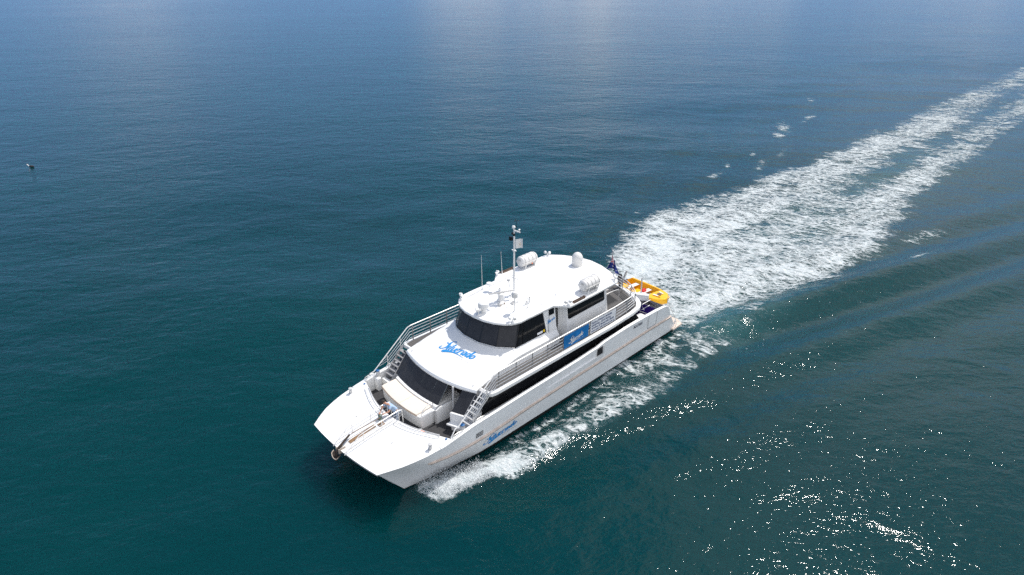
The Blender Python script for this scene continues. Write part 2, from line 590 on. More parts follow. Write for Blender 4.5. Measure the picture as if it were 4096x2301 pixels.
# foam cover 0..1 over the plane of the sea
def foam_density(x, y):
    s = -12.0 - x                               # distance astern of the transom
    wob = (fbm(x * .16 + 3, y * .16, 3, 5) - .5) * 3.4
    wob2 = (fbm(x * .55 + 3, y * .55, 3, 9) - .5) * 1.6
    yy = y + (wob + wob2) * sstep(0, 12, s) * .8
    # main wash behind the two hulls
    ys_ = interp(s, [-1, 3, 7.5, 18, 26, 33, 45, 57, 98, 150, 170], [3.6, 5.8, 8.0, 11.8, 12.8, 11.0, 9.8, 9.4, 9.4, 8.8, 9.2])     # starboard edge
    yp_ = interp(s, [-1, 3, 10, 17, 27, 36, 45, 75, 101, 150, 170], [3.6, 4.8, 6.4, 8.4, 9.3, 8.2, 7.2, 7.0, 6.6, 7.0, 7.6])       # port edge
    edge = np.minimum(yy + ys_, yp_ - yy)
    inside = sstep(-.4, 2.6, edge)
    core = interp(s, [-1, 0, 2, 14, 24, 34, 50, 80, 120, 160, 190, 215], [0, .55, .84, .80, .66, .54, .47, .41, .36, .30, .25, 0])
    jets = np.exp(-((yy + 4.3) / 2.3) ** 2) + np.exp(-((yy - 3.6) / 2.3) ** 2) + .45 * np.exp(-((yy + 8.0) / 1.4) ** 2) * sstep(10, 30, s)
    gap = np.exp(-((yy - .2) / 1.6) ** 2) * sstep(26, 60, s)
    big = fbm(x * .11, y * .22 + 9, 4, 21) - .5
    lines = fbm(x * .030 + 7, yy * .62, 3, 91) - .5          # long streaks left by the screws
    d = inside * core * (.76 + .30 * jets - .46 * gap + .55 * big + 1.15 * lines * sstep(4, 26, s))
    # calmer water in the tunnel just astern
    d *= 1 - .45 * np.exp(-((y - .5) / 1.5) ** 2) * (1 - sstep(1, 5, s)) * (s > -1)
    d = np.where(s > -1.5, d, 0)

    # bow wave along each side (port as photographed, starboard its mirror)
    for sg in (1, -1):
        q = sg * y
        yo = interp(x, [-26, -20, -16.6, -13, -8.5, -4.8, -.7, 1.4, 4.7, 6.6, 7.7, 8.7, 9.7, 10.4, 10.9], [8.4, 7.4, 6.9, 7.4, 7.3, 7.7, 6.9, 6.6, 6.05, 5.8, 5.1, 4.85, 4.8, 4.5, 3.3])
        yi = interp(x, [-20, -12, -8, -4, -1, 1.4, 3.8, 5.7, 7.3, 8.2, 9.1, 9.8, 10.6], [5.8, 5.5, 5.3, 5.2, 5.0, 4.8, 4.55, 4.30, 3.95, 3.6, 3.2, 2.95, 2.8])
        wq = q + (fbm(x * .5, q * .5 + 40 * sg, 3, 31) - .5) * 1.1
        e = np.minimum(wq - yi, yo - wq)
        m = sstep(-.25, .55, e)
        dd = interp(x, [-22, -15, -10, -6, -3, 0, 3, 6, 8.5, 9.6, 10.4, 11], [0, .18, .25, .33, .38, .48, .66, .88, .97, .84, .60, 0])
        patch = fbm(x * .45, q * .8, 3, 77) - .5
        bow = m * dd * (1 + 1.0 * patch)
        # dark trough between the crest and the hull, laced with thin foam aft
        e2 = np.minimum(wq - 3.35, yi + .5 - wq)
        lace = sstep(-.1, .35, e2) * interp(x, [-14, -10, -6, -3, 0, 3, 5.8, 6.8], [.24, .27, .28, .27, .22, .16, .10, 0])
        near = np.exp(-((wq - 3.85) / .20) ** 2) * interp(x, [-12, -5, 0, 4, 6, 6.8], [.45, .42, .40, .42, .30, 0])
        # rooster lines from hull to crest
        d = np.maximum(d, np.maximum(bow, np.maximum(lace, near)) * (q > 0))
        # starboard quarter wave meets the wash
    # broken crests of the diverging waves
    for cx, cy, rx, ry, a, k in ((-49.5, -14.2, 1.6, .7, .2, .55), (-54.5, -15.3, 1.3, .4, .5, .38), (-62, -15.6, 1.1, .5, .4, .40), (-57, -12.2, 2.6, .7, .3, .45), (-66.0, -13.2, 2.8, .6, .3, .36), (-76.0, -18.4, 2.6, 1.0, .5, .62), (-82, -20.4, 3.2, 1.3, .5, .70), (-92, -20.6, 3.0, .9, .2, .45), (-108, -27, 2.4, .8, .4, .34), (-38.5, 11.8, 1.2, .5, -.3, .52), (-45, 10.2, 2.5, 1.2, -.3, .36), (-30.5, -12.8, 2.2, .9, .3, .34)):
        c_, s_ = math.cos(a), math.sin(a)
        u = (x - cx) * c_ + (y - cy) * s_
        v = -(x - cx) * s_ + (y - cy) * c_
        d = np.maximum(d, k * np.exp(-((u / (1.3 * rx)) ** 2 + (v / (.75 * ry)) ** 2)) * (.10 + 1.1 * fbm(x * .9, y * .9, 3, 3)))
    # none inside the hulls
    hullm = (np.abs(y) < interp(x, [-12.6, -12.4, 4, 7.5, 9.5, 11.2], [3.3, 3.42, 3.42, 3.1, 2.8, 2.45])) & (np.abs(y) > 1.75) & (x < 11) & (x > -12.5)
    d = np.where(hullm, 0, d)
    d = np.where((np.abs(y) <= 1.8) & (x > -12.0), 0, d)
    return np.clip(d, 0, 1.2)


# height of the sea: long swell, the boat's own waves, the churned wash
def sea_height(x, y, fine=True):
    h = np.zeros_like(x)
    rs = np.random.default_rng(5)
    for k in range(22):
        lam = 5.0 * 1.16 ** k * rs.uniform(.9, 1.1)
        if lam > 60:
            break
        th = math.radians(-128 + rs.normal(0, 26))
        amp = .0026 * lam ** .80
        kk = 2 * math.pi / lam
        h = h + amp * np.sin(kk * (x * math.cos(th) + y * math.sin(th)) + rs.uniform(0, 6.28))
    for sg in (1, -1):
        q = sg * y
        for x0, y0, A, deg, lam in ((10.5, 3.0, .12 if sg > 0 else .05, 17.5, 4.6), (-11, 3.4, .42 if sg > 0 else .07, 18.5, 5.6)):
            t = math.radians(deg)
            L = (x0 - x) * math.cos(t) + (q - y0) * math.sin(t)
            dd = (q - y0) * math.cos(t) - (x0 - x) * math.sin(t)
            fade = sstep(0, 6, L) * np.exp(-np.clip(L, 0, 1e4) / 95)
            h = h + A * fade * np.exp(-((dd - 1.0) / (4.6 + .07 * np.clip(L, 0, 400))) ** 2) * np.cos(2 * math.pi * dd / (lam + .012 * np.clip(L, 0, 400)))
        # transverse crest lines riding outside the main wave
        crest = np.exp(-((q - interp(x, [-20, -8, 0, 6, 9, 10.5], [7.0, 6.4, 5.7, 5.0, 4.1, 3.4])) / .75) ** 2) * interp(x, [-22, -10, 0, 6, 9, 10.6, 11.2], [0, .07, .12, .20, .28, .24, 0])
        trough = -np.exp(-((q - 4.1) / .5) ** 2) * interp(x, [-12, -4, 2, 6.5, 8], [.05, .12, .16, .12, 0])
        h = h + crest + trough
    s = -12 - x
    wash = sstep(-1, 2, s) * np.exp(-np.clip(s, 0, 1e4) / 30) * np.exp(-(y / 8.0) ** 4)
    h = h + wash * (.55 * (fbm(x * .55, y * .75, 4, 51) - .5))
    return h + WATER


def axis(near0, near1, step, far0, far1, g):
    a = list(np.arange(near0, near1 + 1e-6, step))
    st, v = step, near1
    while v < far1:
        st *= g
        v += st
        a.append(v)
    st, v, b = step, near0, []
    while v > far0:
        st *= g
        v -= st
        b.append(v)
    return np.array(b[::-1] + a)


def np_mesh(name, X, Y, Z, keep=None, attrs=None):
    ny, nx = X.shape
    idx = np.arange(nx * ny).reshape(ny, nx)
    q = np.stack([idx[:-1, :-1], idx[:-1, 1:], idx[1:, 1:], idx[1:, :-1]], -1).reshape(-1, 4)
    V = np.stack([X, Y, Z], -1).reshape(-1, 3)
    if keep is not None:
        k = keep.reshape(-1)
        q = q[k[q].any(1)]
        used = np.zeros(len(V), bool)
        used[q.reshape(-1)] = True
        remap = np.cumsum(used) - 1
        V = V[used]
        q = remap[q]
        attrs = {n: a.reshape(-1)[used] for n, a in (attrs or {}).items()}
    me = bpy.data.meshes.new(name)
    me.vertices.add(len(V))
    me.vertices.foreach_set('co', V.astype(np.float32).reshape(-1))
    me.loops.add(len(q) * 4)
    me.polygons.add(len(q))
    me.loops.foreach_set('vertex_index', q.astype(np.int32).reshape(-1))
    me.polygons.foreach_set('loop_start', np.arange(0, len(q) * 4, 4, dtype=np.int32))
    me.polygons.foreach_set('loop_total', np.full(len(q), 4, np.int32))
    me.update(calc_edges=True)
    me.validate()
    for n, a in (attrs or {}).items():
        at = me.attributes.new(n, 'FLOAT', 'POINT')
        at.data.foreach_set('value', a.astype(np.float32).reshape(-1))
    me.shade_smooth()
    o = bpy.data.objects.new(name, me)
    COL.objects.link(o)
    return o


ax_ = axis(-218, 30, .34, -7000, 2500, 1.05)
ay_ = axis(-34, 30, .30, -7000, 2500, 1.045)
GX, GY = np.meshgrid(ax_, ay_)
GH = sea_height(GX, GY)
out_ = np.maximum(np.maximum(-216 - GX, GX - 30), np.maximum(-34 - GY, GY - 30))      # the long waves die out in the coarse far mesh
GH = WATER + (GH - WATER) * np.exp(-np.clip(out_, 0, 1e5) / 14)
DX = foam_density(GX, GY)
AER = np.zeros_like(GX)
s_ = -12 - GX
AER = sstep(-2, 3, s_) * np.exp(-np.clip(s_, 0, 1e4) / 60) * np.exp(-(GY / 6.5) ** 4) * .6
AER = np.maximum(AER, .35 * DX)
sea = np_mesh('sea', GX, GY, GH, None, {'aer': AER})
sea['kind'] = 'structure'


def mat_sea():
    m = bpy.data.materials.new('sea_water')
    m.use_nodes = True
    t = m.node_tree
    b = t.nodes['Principled BSDF']
    b.inputs['IOR'].default_value = 1.333
    b.inputs['Roughness'].default_value = 0.05
    b.subsurface_method = 'BURLEY'
    b.inputs['Subsurface Weight'].default_value = 1.0
    b.inputs['Subsurface Radius'].default_value = (0.4, 1.0, 1.0)
    b.inputs['Subsurface Scale'].default_value = 6.0
    co = t.nodes.new('ShaderNodeTexCoord')
    mp = t.nodes.new('ShaderNodeMapping')
    mp.vector_type = 'POINT'
    mp.inputs['Rotation'].default_value = (0, 0, R(132))
    t.links.new(co.outputs['Object'], mp.inputs['Vector'])
    sc = t.nodes.new('ShaderNodeMapping')
    sc.inputs['Scale'].default_value = (1.0, .55, 1.0)
    t.links.new(mp.outputs['Vector'], sc.inputs['Vector'])
    # wind patches: large areas where the ripples are stronger
    wp = t.nodes.new('ShaderNodeTexNoise')
    wp.inputs['Scale'].default_value = .022
    wp.inputs['Detail'].default_value = 4
    t.links.new(sc.outputs['Vector'], wp.inputs['Vector'])
    wr_ = t.nodes.new('ShaderNodeMapRange')
    wr_.inputs['From Min'].default_value = .35
    wr_.inputs['From Max'].default_value = .65
    wr_.inputs['To Min'].default_value = .78
    wr_.inputs['To Max'].default_value = 1.2
    t.links.new(wp.outputs['Fac'], wr_.inputs['Value'])
    tot = None
    for scale, amp, det, dist in ((.10, .17, 2, .3), (.40, .10, 2, .4), (.85, .060, 2, .4), (1.7, .042, 2, .5), (4.6, .0235, 2, .6), (13.0, .0075, 2, .4), (34.0, .0016, 1, .2)):
        n = t.nodes.new('ShaderNodeTexNoise')
        n.inputs['Scale'].default_value = scale
        n.inputs['Detail'].default_value = det
        n.inputs['Roughness'].default_value = .5
        n.inputs['Distortion'].default_value = dist
        t.links.new(sc.outputs['Vector'], n.inputs['Vector'])
        k = t.nodes.new('ShaderNodeMath')
        k.operation = 'MULTIPLY'
        k.inputs[1].default_value = amp
        t.links.new(n.outputs['Fac'], k.inputs[0])
        if tot is None:
            tot = k.outputs[0]
        else:
            a = t.nodes.new('ShaderNodeMath')
            a.operation = 'ADD'
            t.links.new(tot, a.inputs[0])
            t.links.new(k.outputs[0], a.inputs[1])
            tot = a.outputs[0]
    ml = t.nodes.new('ShaderNodeMath')
    ml.operation = 'MULTIPLY'
    t.links.new(tot, ml.inputs[0])
    t.links.new(wr_.outputs['Result'], ml.inputs[1])
    bp = t.nodes.new('ShaderNodeBump')
    bp.inputs['Strength'].default_value = 1.0
    bp.inputs['Distance'].default_value = 1.0
    t.links.new(ml.outputs[0], bp.inputs['Height'])
    t.links.new(bp.outputs['Normal'], b.inputs['Normal'])
    # body colour of the water: deep green-blue, paler where bubbles are beaten into it
    cn = t.nodes.new('ShaderNodeTexNoise')
    cn.inputs['Scale'].default_value = .03
    cn.inputs['Detail'].default_value = 3
    t.links.new(co.outputs['Object'], cn.inputs['Vector'])
    rp = t.nodes.new('ShaderNodeValToRGB')
    rp.color_ramp.elements[0].position = .35
    rp.color_ramp.elements[1].position = .65
    rp.color_ramp.elements[0].color = (.0, .0265, .0305, 1)
    rp.color_ramp.elements[1].color = (.0, .0315, .0335, 1)
    t.links.new(cn.outputs['Fac'], rp.inputs['Fac'])
    at = t.nodes.new('ShaderNodeAttribute')
    at.attribute_name = 'aer'
    an_ = t.nodes.new('ShaderNodeTexNoise')
    an_.inputs['Scale'].default_value = .5
    an_.inputs['Detail'].default_value = 5
    t.links.new(co.outputs['Object'], an_.inputs['Vector'])
    am = t.nodes.new('ShaderNodeMath')
    am.operation = 'MULTIPLY'
    t.links.new(at.outputs['Fac'], am.inputs[0])
    t.links.new(an_.outputs['Fac'], am.inputs[1])
    mx_ = t.nodes.new('ShaderNodeMix')
    mx_.data_type = 'RGBA'
    t.links.new(am.outputs[0], mx_.inputs['Factor'])
    t.links.new(rp.outputs['Color'], mx_.inputs['A'])
    mx_.inputs['B'].default_value = (.10, .30, .31, 1)
    t.links.new(mx_.outputs['Result'], b.inputs['Base Color'])
    return m


sea.data.materials.append(mat_sea())


# ---- foam: a broken white sheet riding on the sea
def mat_foam():
    m = bpy.data.materials.new('sea_foam')
    m.use_nodes = True
    t = m.node_tree
    t.nodes.clear()
    out = t.nodes.new('ShaderNodeOutputMaterial')
    df = t.nodes.new('ShaderNodeBsdfDiffuse')
    tr = t.nodes.new('ShaderNodeBsdfTransparent')
    mix = t.nodes.new('ShaderNodeMixShader')
    co = t.nodes.new('ShaderNodeTexCoord')
    at = t.nodes.new('ShaderNodeAttribute')
    at.attribute_name = 'foam'

    def noise(scale, det, dist, rough=.6, vec=None):
        n = t.nodes.new('ShaderNodeTexNoise')
        n.inputs['Scale'].default_value = scale
        n.inputs['Detail'].default_value = det
        n.inputs['Distortion'].default_value = dist
        n.inputs['Roughness'].default_value = rough
        t.links.new(vec or co.outputs['Object'], n.inputs['Vector'])
        return n.outputs['Fac']

    def mth(op, a, b=None, c=None):
        n = t.nodes.new('ShaderNodeMath')
        n.operation = op
        for i, q in enumerate((a, b, c)):
            if q is None:
                continue
            if isinstance(q, (int, float)):
                n.inputs[i].default_value = q
            else:
                t.links.new(q, n.inputs[i])
        return n.outputs[0]

    # foam is drawn out across the wake by the churn, so the noise is stretched that way
    ro = t.nodes.new('ShaderNodeMapping')
    ro.inputs['Rotation'].default_value = (0, 0, R(-20))
    t.links.new(co.outputs['Object'], ro.inputs['Vector'])
    st = t.nodes.new('ShaderNodeMapping')
    st.inputs['Scale'].default_value = (1.25, .66, 1)
    t.links.new(ro.outputs['Vector'], st.inputs['Vector'])
    V = st.outputs['Vector']
    n0 = noise(.34, 5, .8, .6, V)
    n1 = noise(.85, 6, 1.3, .62, V)
    n2 = noise(3.6, 4, 1.0, .65, V)
    n3 = noise(11.0, 3, .4, .65)

    # cell walls of burst bubbles: warped Voronoi edges at two sizes
    wn = t.nodes.new('ShaderNodeTexNoise')
    wn.inputs['Scale'].default_value = 1.4
    wn.inputs['Detail'].default_value = 3
    t.links.new(V, wn.inputs['Vector'])
    wv = t.nodes.new('ShaderNodeVectorMath')
    wv.operation = 'MULTIPLY_ADD'
    t.links.new(wn.outputs['Color'], wv.inputs[0])
    wv.inputs[1].default_value = (1.1, 1.1, 0)
    t.links.new(V, wv.inputs[2])

    def cells(scale, width):
        vo = t.nodes.new('ShaderNodeTexVoronoi')
        vo.feature = 'DISTANCE_TO_EDGE'
        vo.inputs['Scale'].default_value = scale
        t.links.new(wv.outputs[0], vo.inputs['Vector'])
        m_ = t.nodes.new('ShaderNodeMapRange')
        m_.interpolation_type = 'SMOOTHSTEP'
        m_.inputs['From Min'].default_value = width
        m_.inputs['From Max'].default_value = 0.0
        t.links.new(vo.outputs['Distance'], m_.inputs['Value'])
        return m_.outputs['Result']

    lace = mth('MAXIMUM', cells(1.15, .15), mth('MULTIPLY', cells(2.9, .20), .75))
    var = mth('ADD', mth('MULTIPLY', mth('SUBTRACT', n0, .5), 1.25), mth('MULTIPLY', mth('SUBTRACT', n1, .5), 1.35))
    var = mth('ADD', var, mth('MULTIPLY', mth('SUBTRACT', n2, .5), .62))
    var = mth('ADD', var, mth('MULTIPLY', mth('SUBTRACT', n3, .5), .25))
    base = mth('ADD', at.outputs['Fac'], var)

    def ramp(v, a, b):
        m_ = t.nodes.new('ShaderNodeMapRange')
        m_.interpolation_type = 'SMOOTHSTEP'
        m_.inputs['From Min'].default_value = a
        m_.inputs['From Max'].default_value = b
        t.links.new(v, m_.inputs['Value'])
        return m_.outputs['Result']

    solid = ramp(base, .56, .86)                                   # dense foam, milky at its edges
    thin = mth('MULTIPLY', ramp(base, .16, .52), lace)
    body = mth('MAXIMUM', solid, thin)
    edge = t.nodes.new('ShaderNodeMapRange')
    edge.inputs['From Min'].default_value = .02
    edge.inputs['From Max'].default_value = .14
    t.links.new(at.outputs['Fac'], edge.inputs['Value'])
    alpha = mth('MULTIPLY', body, edge.outputs['Result'])
    t.links.new(alpha, mix.inputs['Fac'])
    cr_ = t.nodes.new('ShaderNodeValToRGB')
    cr_.color_ramp.elements[0].position = .3
    cr_.color_ramp.elements[1].position = .62
    cr_.color_ramp.elements[0].color = (.42, .50, .52, 1)
    cr_.color_ramp.elements[1].color = (.66, .69, .70, 1)
    t.links.new(n2, cr_.inputs['Fac'])
    t.links.new(cr_.outputs['Color'], df.inputs['Color'])
    bp = t.nodes.new('ShaderNodeBump')
    bp.inputs['Distance'].default_value = .35
    bp.inputs['Strength'].default_value = .9
    t.links.new(mth('ADD', mth('MULTIPLY', n2, .5), mth('MULTIPLY', n3, .22)), bp.inputs['Height'])
    t.links.new(bp.outputs['Normal'], df.inputs['Normal'])
    t.links.new(tr.outputs[0], mix.inputs[1])
    t.links.new(df.outputs[0], mix.inputs[2])
    t.links.new(mix.outputs[0], out.inputs['Surface'])
    return m


fxs = axis(-45, 11.6, .16, -214, 11.7, 1.018)
fys = np.arange(-32, 13.01, .18)
FX, FY = np.meshgrid(fxs, fys)
FD = foam_density(FX, FY)
FH = sea_height(FX, FY)
rough_h = (fbm(FX * 1.3, FY * 1.3, 4, 61) - .35)
FZ = FH + .035 + np.clip(FD - .25, 0, 1) * .26 * np.clip(rough_h, 0, 1) * np.exp(-np.clip(-12 - FX, 0, 400) / 60)
foam = np_mesh('wake_foam', FX, FY, FZ, FD > .025, {'foam': FD})
foam['kind'] = 'stuff'
foam.data.materials.append(mat_foam())

# ---- spray thrown up by the bows and the wash: many droplets
dv_, df_ = [], []


def droplet(c, r):
    o = len(dv_)
    a = RNG.normal(size=(4, 3))
    a /= np.linalg.norm(a, axis=1)[:, None]
    base = np.array([(1, 1, 1), (1, -1, -1), (-1, 1, -1), (-1, -1, 1)]) * .6 + a * .35
    for k in range(4):
        dv_.append(tuple(c + base[k] * r))
    for q in ((0, 1, 2), (0, 3, 1), (0, 2, 3), (1, 3, 2)):
        df_.append(tuple(o + i for i in q))


for sg in (1, -1):
    for _ in range(9000):
        t = RNG.uniform(0, 1) ** .8
        x = 10.7 - 3.4 * t
        y0 = float(np.interp(x, [7, 8.2, 9.1, 10.7], [4.0, 3.5, 3.1, 2.85]))
        y1 = float(np.interp(x, [7, 7.7, 8.7, 9.7, 10.4, 10.7], [5.5, 5.2, 5.0, 4.9, 4.6, 4.2]))
        u = RNG.beta(1.6, 1.5)
        y = y0 + (y1 - y0) * u
        z = WATER + .10 + abs(RNG.normal(0, 1)) * .20 * (1 - .5 * u) + .5 * max(0, .35 - u) * RNG.uniform()
        droplet(np.array([x, sg * y, z]), RNG.uniform(.006, .022))
    for _ in range(4200):
        x = RNG.uniform(-6, 7.6)
        y0 = float(np.interp(x, [-6, 1.4, 5.7, 7.6], [5.2, 4.8, 4.3, 3.9]))
        y1 = float(np.interp(x, [-6, -.7, 1.4, 4.7, 7.7], [7.4, 6.9, 6.6, 6.1, 5.3]))
        y = RNG.uniform(y0, y1)
        droplet(np.array([x, sg * y, WATER + .15 + abs(RNG.normal(0, .12))]), RNG.uniform(.006, .018))
for _ in range(3500):
    s = RNG.exponential(9)
    x = -12.6 - s
    y = RNG.normal(0, 3.6 + .1 * min(s, 20))
    droplet(np.array([x, y, WATER + .10 + abs(RNG.normal(0, .22))]), RNG.uniform(.012, .035))
me = bpy.data.meshes.new('spray')
me.from_pydata(dv_, [], df_)
me.materials.append(principled('spray_drops', (.72, .75, .77), .4))
spray = bpy.data.objects.new('spray', me)
COL.objects.link(spray)
spray['kind'] = 'stuff'


# ------------------------------------------------------------------ THE CATAMARAN
boat = thing('catamaran', 'large white two-deck catamaran under way, with dark windows and blue script name', 'boat')

# hull rows (port side); each row is a curve from stem to transom
ROWS = {
    0: [(12.67, 2.78, 1.83), (12.15, 3.08, 1.92), (11.6, 3.36, 2.00), (11.0, 3.55, 2.06), (10.4, 3.70, 2.11), (9.4, 3.84, 2.20), (8.4, 3.86, 2.32), (7.4, 3.86, 2.43), (5.6, 3.86, 2.48), (3.65, 3.86, 2.55), (1.97, 3.86, 2.585), (.4, 3.86, 2.61), (-1.0, 3.86, 2.65), (-1.9, 3.86, 2.70), (-2.54, 3.86, 2.72), (-3.3, 3.86, 2.84), (-4.0, 3.86, 2.87), (-5.5, 3.86, 2.92), (-6.9, 3.86, 2.93), (-9.0, 3.86, 2.87), (-10.0, 3.85, 2.80), (-10.35, 3.84, 2.62)],
    1: [(12.40, 2.74, 1.56), (11.5, 3.13, 1.56), (10.24, 3.57, 1.50), (9.14, 3.71, 1.40), (8.3, 3.74, 1.33), (7.25, 3.75, 1.29), (6.1, 3.75, 1.29), (4.8, 3.75, 1.34), (3.6, 3.75, 1.41), (1.9, 3.75, 1.46), (-1, 3.75, 1.53), (-4, 3.75, 1.58), (-7.5, 3.75, 1.66), (-11.0, 3.73, 1.66)],
    2: [(11.75, 2.62, .75), (10.6, 2.95, .78), (9.2, 3.36, .75), (7, 3.54, .72), (3, 3.59, .74), (-6, 3.60, .76), (-11.75, 3.56, .75)],
    3: [(11.06, 2.53, -.16), (9.6, 2.82, -.16), (7.75, 3.08, -.12), (6.6, 3.32, -.02), (5.6, 3.43, .08), (4.2, 3.48, .15), (0, 3.50, .17), (-7, 3.49, .17), (-12.3, 3.44, .14)],
    4: [(10.7, 2.48, -.55), (9, 2.72, -.6), (6, 3.1, -.6), (0, 3.2, -.6), (-12.3, 3.2, -.5)],
    5: [(10.3, 2.45, -1.0), (0, 2.5, -1.1), (-12.3, 2.5, -.6)],
    6: [(10.7, 2.46, -.55), (9, 2.2, -.6), (6, 1.9, -.6), (-12.3, 1.8, -.5)],
    7: [(11.06, 2.51, -.16), (9.3, 2.05, -.14), (6, 1.75, .02), (-12.3, 1.7, .02)],
    8: [(12.42, 2.60, 1.52), (11, 2.0, 1.08), (9, 1.7, .98), (-12.3, 1.6, .92)],
    9: [(12.70, 0.0, 1.50), (11, 0, 1.16), (9, 0, 1.02), (-12.3, 0, .95)],
}
NST = 90
UU = (1 - np.cos(np.linspace(0, math.pi / 2, NST)))   # denser near the bow


def row_pts(k):
    P = np.array(ROWS[k], float)[::-1]
    x = P[-1, 0] + (P[0, 0] - P[-1, 0]) * UU
    return [(xx, ip(xx, P[:, 0], P[:, 1]), ip(xx, P[:, 0], P[:, 2])) for xx in x]


RP = {k: row_pts(k) for k in ROWS}


def gun(x):
    P = np.array(ROWS[0])[::-1]
    return ip(x, P[:, 0], P[:, 1]), ip(x, P[:, 0], P[:, 2])


def rubz(x):
    P = np.array(ROWS[1])[::-1]
    return ip(x, P[:, 0], P[:, 1]), ip(x, P[:, 0], P[:, 2])


HULL_TREE = None


def hull_y(x, z):
    if HULL_TREE is not None:
        hit = HULL_TREE.ray_cast(Vector((x, 9.0, z)), Vector((0, -1, 0)))
        if hit[0] is not None:
            return hit[0].y
    zs, ys = [], []
    for k in (4, 3, 2, 1, 0):
        P = np.array(ROWS[k])[::-1]
        zs.append(ip(x, P[:, 0], P[:, 2]))
        ys.append(ip(x, P[:, 0], P[:, 1]))
    return ip(z, zs, ys)


mb = MB()
mb.grid([RP[k] for k in (0, 1, 2, 3)])
mb.grid([RP[k] for k in (7, 8, 9)])
mb.grid([[RP[3][0], RP[2][0], RP[1][0], RP[0][0]], [RP[7][0], (11.9, 2.60, .85), RP[8][0], (12.45, 2.66, 1.60)]])
# bow lip under the deck edge
fx = lambda y: 12.88 - 0.027 * y * y
lip_t = [(fx(y), y, 1.83 + .03 * (1 - (y / 2.78) ** 2)) for y in np.linspace(2.78, 0, 15)]
lip_b = [(fx(y) - .16, y * .945, 1.53) for y in np.linspace(2.78, 0, 15)]
mb.grid([lip_t, lip_b])
# transom
tr = [RP[k][-1] for k in (0, 1, 2, 3)]
ti = [(p[0] + .0, 1.66, p[2]) for p in tr]
mb.grid([tr, ti])
mb.grid([[RP[3][-1], RP[4][-1]], [(RP[3][-1][0], 1.7, .02), (RP[6][-1][0], 1.8, -.5)]])
mb.mirror()
hull = mb.build('hull', M['hull'], boat, angle=28)
HULL_TREE = BVHTree.FromPolygons(mb.v, mb.f)
MB().grid([RP[k] for k in (3, 4, 5, 6, 7)]).mirror().build('boot_stripe', M['boot'], hull)

# rubbing strake, both sides, a double section with a bevelled front end
for sgn in (1, -1):
    rb = MB()
    rings = []
    for x in np.linspace(10.25, -10.95, 60):
        y, z = rubz(x)
        y = hull_y(x, z)
        wd = .075 if x < 9.9 else .075 * max(.35, (10.35 - x) / .45)
        rings.append([(x, sgn * (y - .03), z - .055), (x, sgn * (y + wd * .8), z - .055), (x, sgn * (y + wd), z - .03), (x, sgn * (y + wd), z + .005), (x, sgn * (y + wd * .55), z + .02), (x, sgn * (y + wd * .55), z + .055), (x, sgn * (y + .0), z + .075), (x, sgn * (y - .03), z + .075)])
    rb.loft(rings).build('rub_rail', M['rub'], hull, angle=25)
    lo = MB()
    lo.loft([[(x, s_ * (hull_y(x, z - .075) + dy), z + dz) for dy, dz in ((-.02, -.125), (.045, -.125), (.045, -.057), (-.02, -.057))] for x, z, s_ in [(x, rubz(x)[1], sgn) for x in np.linspace(10.1, -10.9, 60)]])
    lo.build('rub_rail_base', M['rub_dark'], hull)
# sculpted ledge along the top sides
for sgn in (1, -1):
    sc = MB()
    rings = []
    for x in np.linspace(1.9, -3.25, 24):
        t = min(1, (1.9 - x) / 1.6)
        z = 2.0 + .12 * (1.9 - x) / 5.2
        y = hull_y(x, z)
        wd = .07 * t
        rings.append([(x, sgn * (y - .02), z), (x, sgn * (y + .001 + wd), z - .015), (x, sgn * (y + .001 + wd * .8), z - .10), (x, sgn * (y - .02), z - .38)])
    sc.loft(rings).build('side_ledge', M['hull'], hull, angle=25)

# bulwark cap and inner side
cap = MB()
xs = list(np.linspace(9.6, -10.35, 70))
inner = []
for x in xs:
    y, z = gun(x)
    inner.append([(x, y + .012, z - .05), (x, y + .012, z + .012), (x, y - .02, z + .03), (x, y - .17, z + .03), (x, y - .20, z), (x, min(y - .20, hull_y(x, 1.46) - .10), 1.46)])
cap.loft(inner, wrap=False, cap=False)
# step at the side opening
cap.mirror()
cap.build('bulwark', M['gelcoat'], hull, angle=40)

# opening in the bulwark side with its dark inside (port), panels and the boarding door
for sgn in (1,):
    o = MB()
    y = 3.868
    o.plate([(-2.60, y, 2.60), (-3.10, y, 2.64), (-3.14, y, 2.16), (-2.62, y, 2.16)], .01)
    o.build('bulwark_opening', M['dark'], hull)  # plate coloured for the shade inside the opening
    o = MB()
    o.plate([(-3.10, y + .004, 2.64), (-3.26, y + .004, 2.65), (-3.28, y + .004, 2.10), (-2.62, y + .004, 2.10), (-2.62, y + .004, 2.155), (-3.12, y + .004, 2.155)], .012)
    o.build('opening_trim', M['alu'], hull)


def side_line(name, pts, r, mat, sgn=1):
    t = MB()
    for a, b in pts:
        P = []
        for k in range(7):
            x = a[0] + (b[0] - a[0]) * k / 6
            z = a[1] + (b[1] - a[1]) * k / 6
            P.append((x, sgn * (hull_y(x, z) + .001), z))
        t.tube(P, r, 4)
    return t.build(name, mat, hull)


side_line('boarding_door', [((-8.02, 2.80), (-8.09, 1.80)), ((-8.98, 2.80), (-9.08, 1.80)), ((-8.09, 1.80), (-9.08, 1.80))], .013, M['frame'])
side_line('side_panel', [((-7.10, 2.72), (-7.18, 2.20)), ((-7.18, 2.20), (-7.98, 2.20)), ((-7.98, 2.20), (-7.92, 2.74))], .008, M['alu'])
# engine vents near the bow
vt = MB()
for k in range(3):
    z0 = 1.50 + .105 * k
    P = [(7.30, z0), (6.78, z0 + .0), (6.78, z0 + .055), (7.27, z0 + .055)]
    vt.plate([(x, hull_y(x, z) + .012, z) for x, z in P], .01)
vt.build('vent_slots', M['frame'], hull)
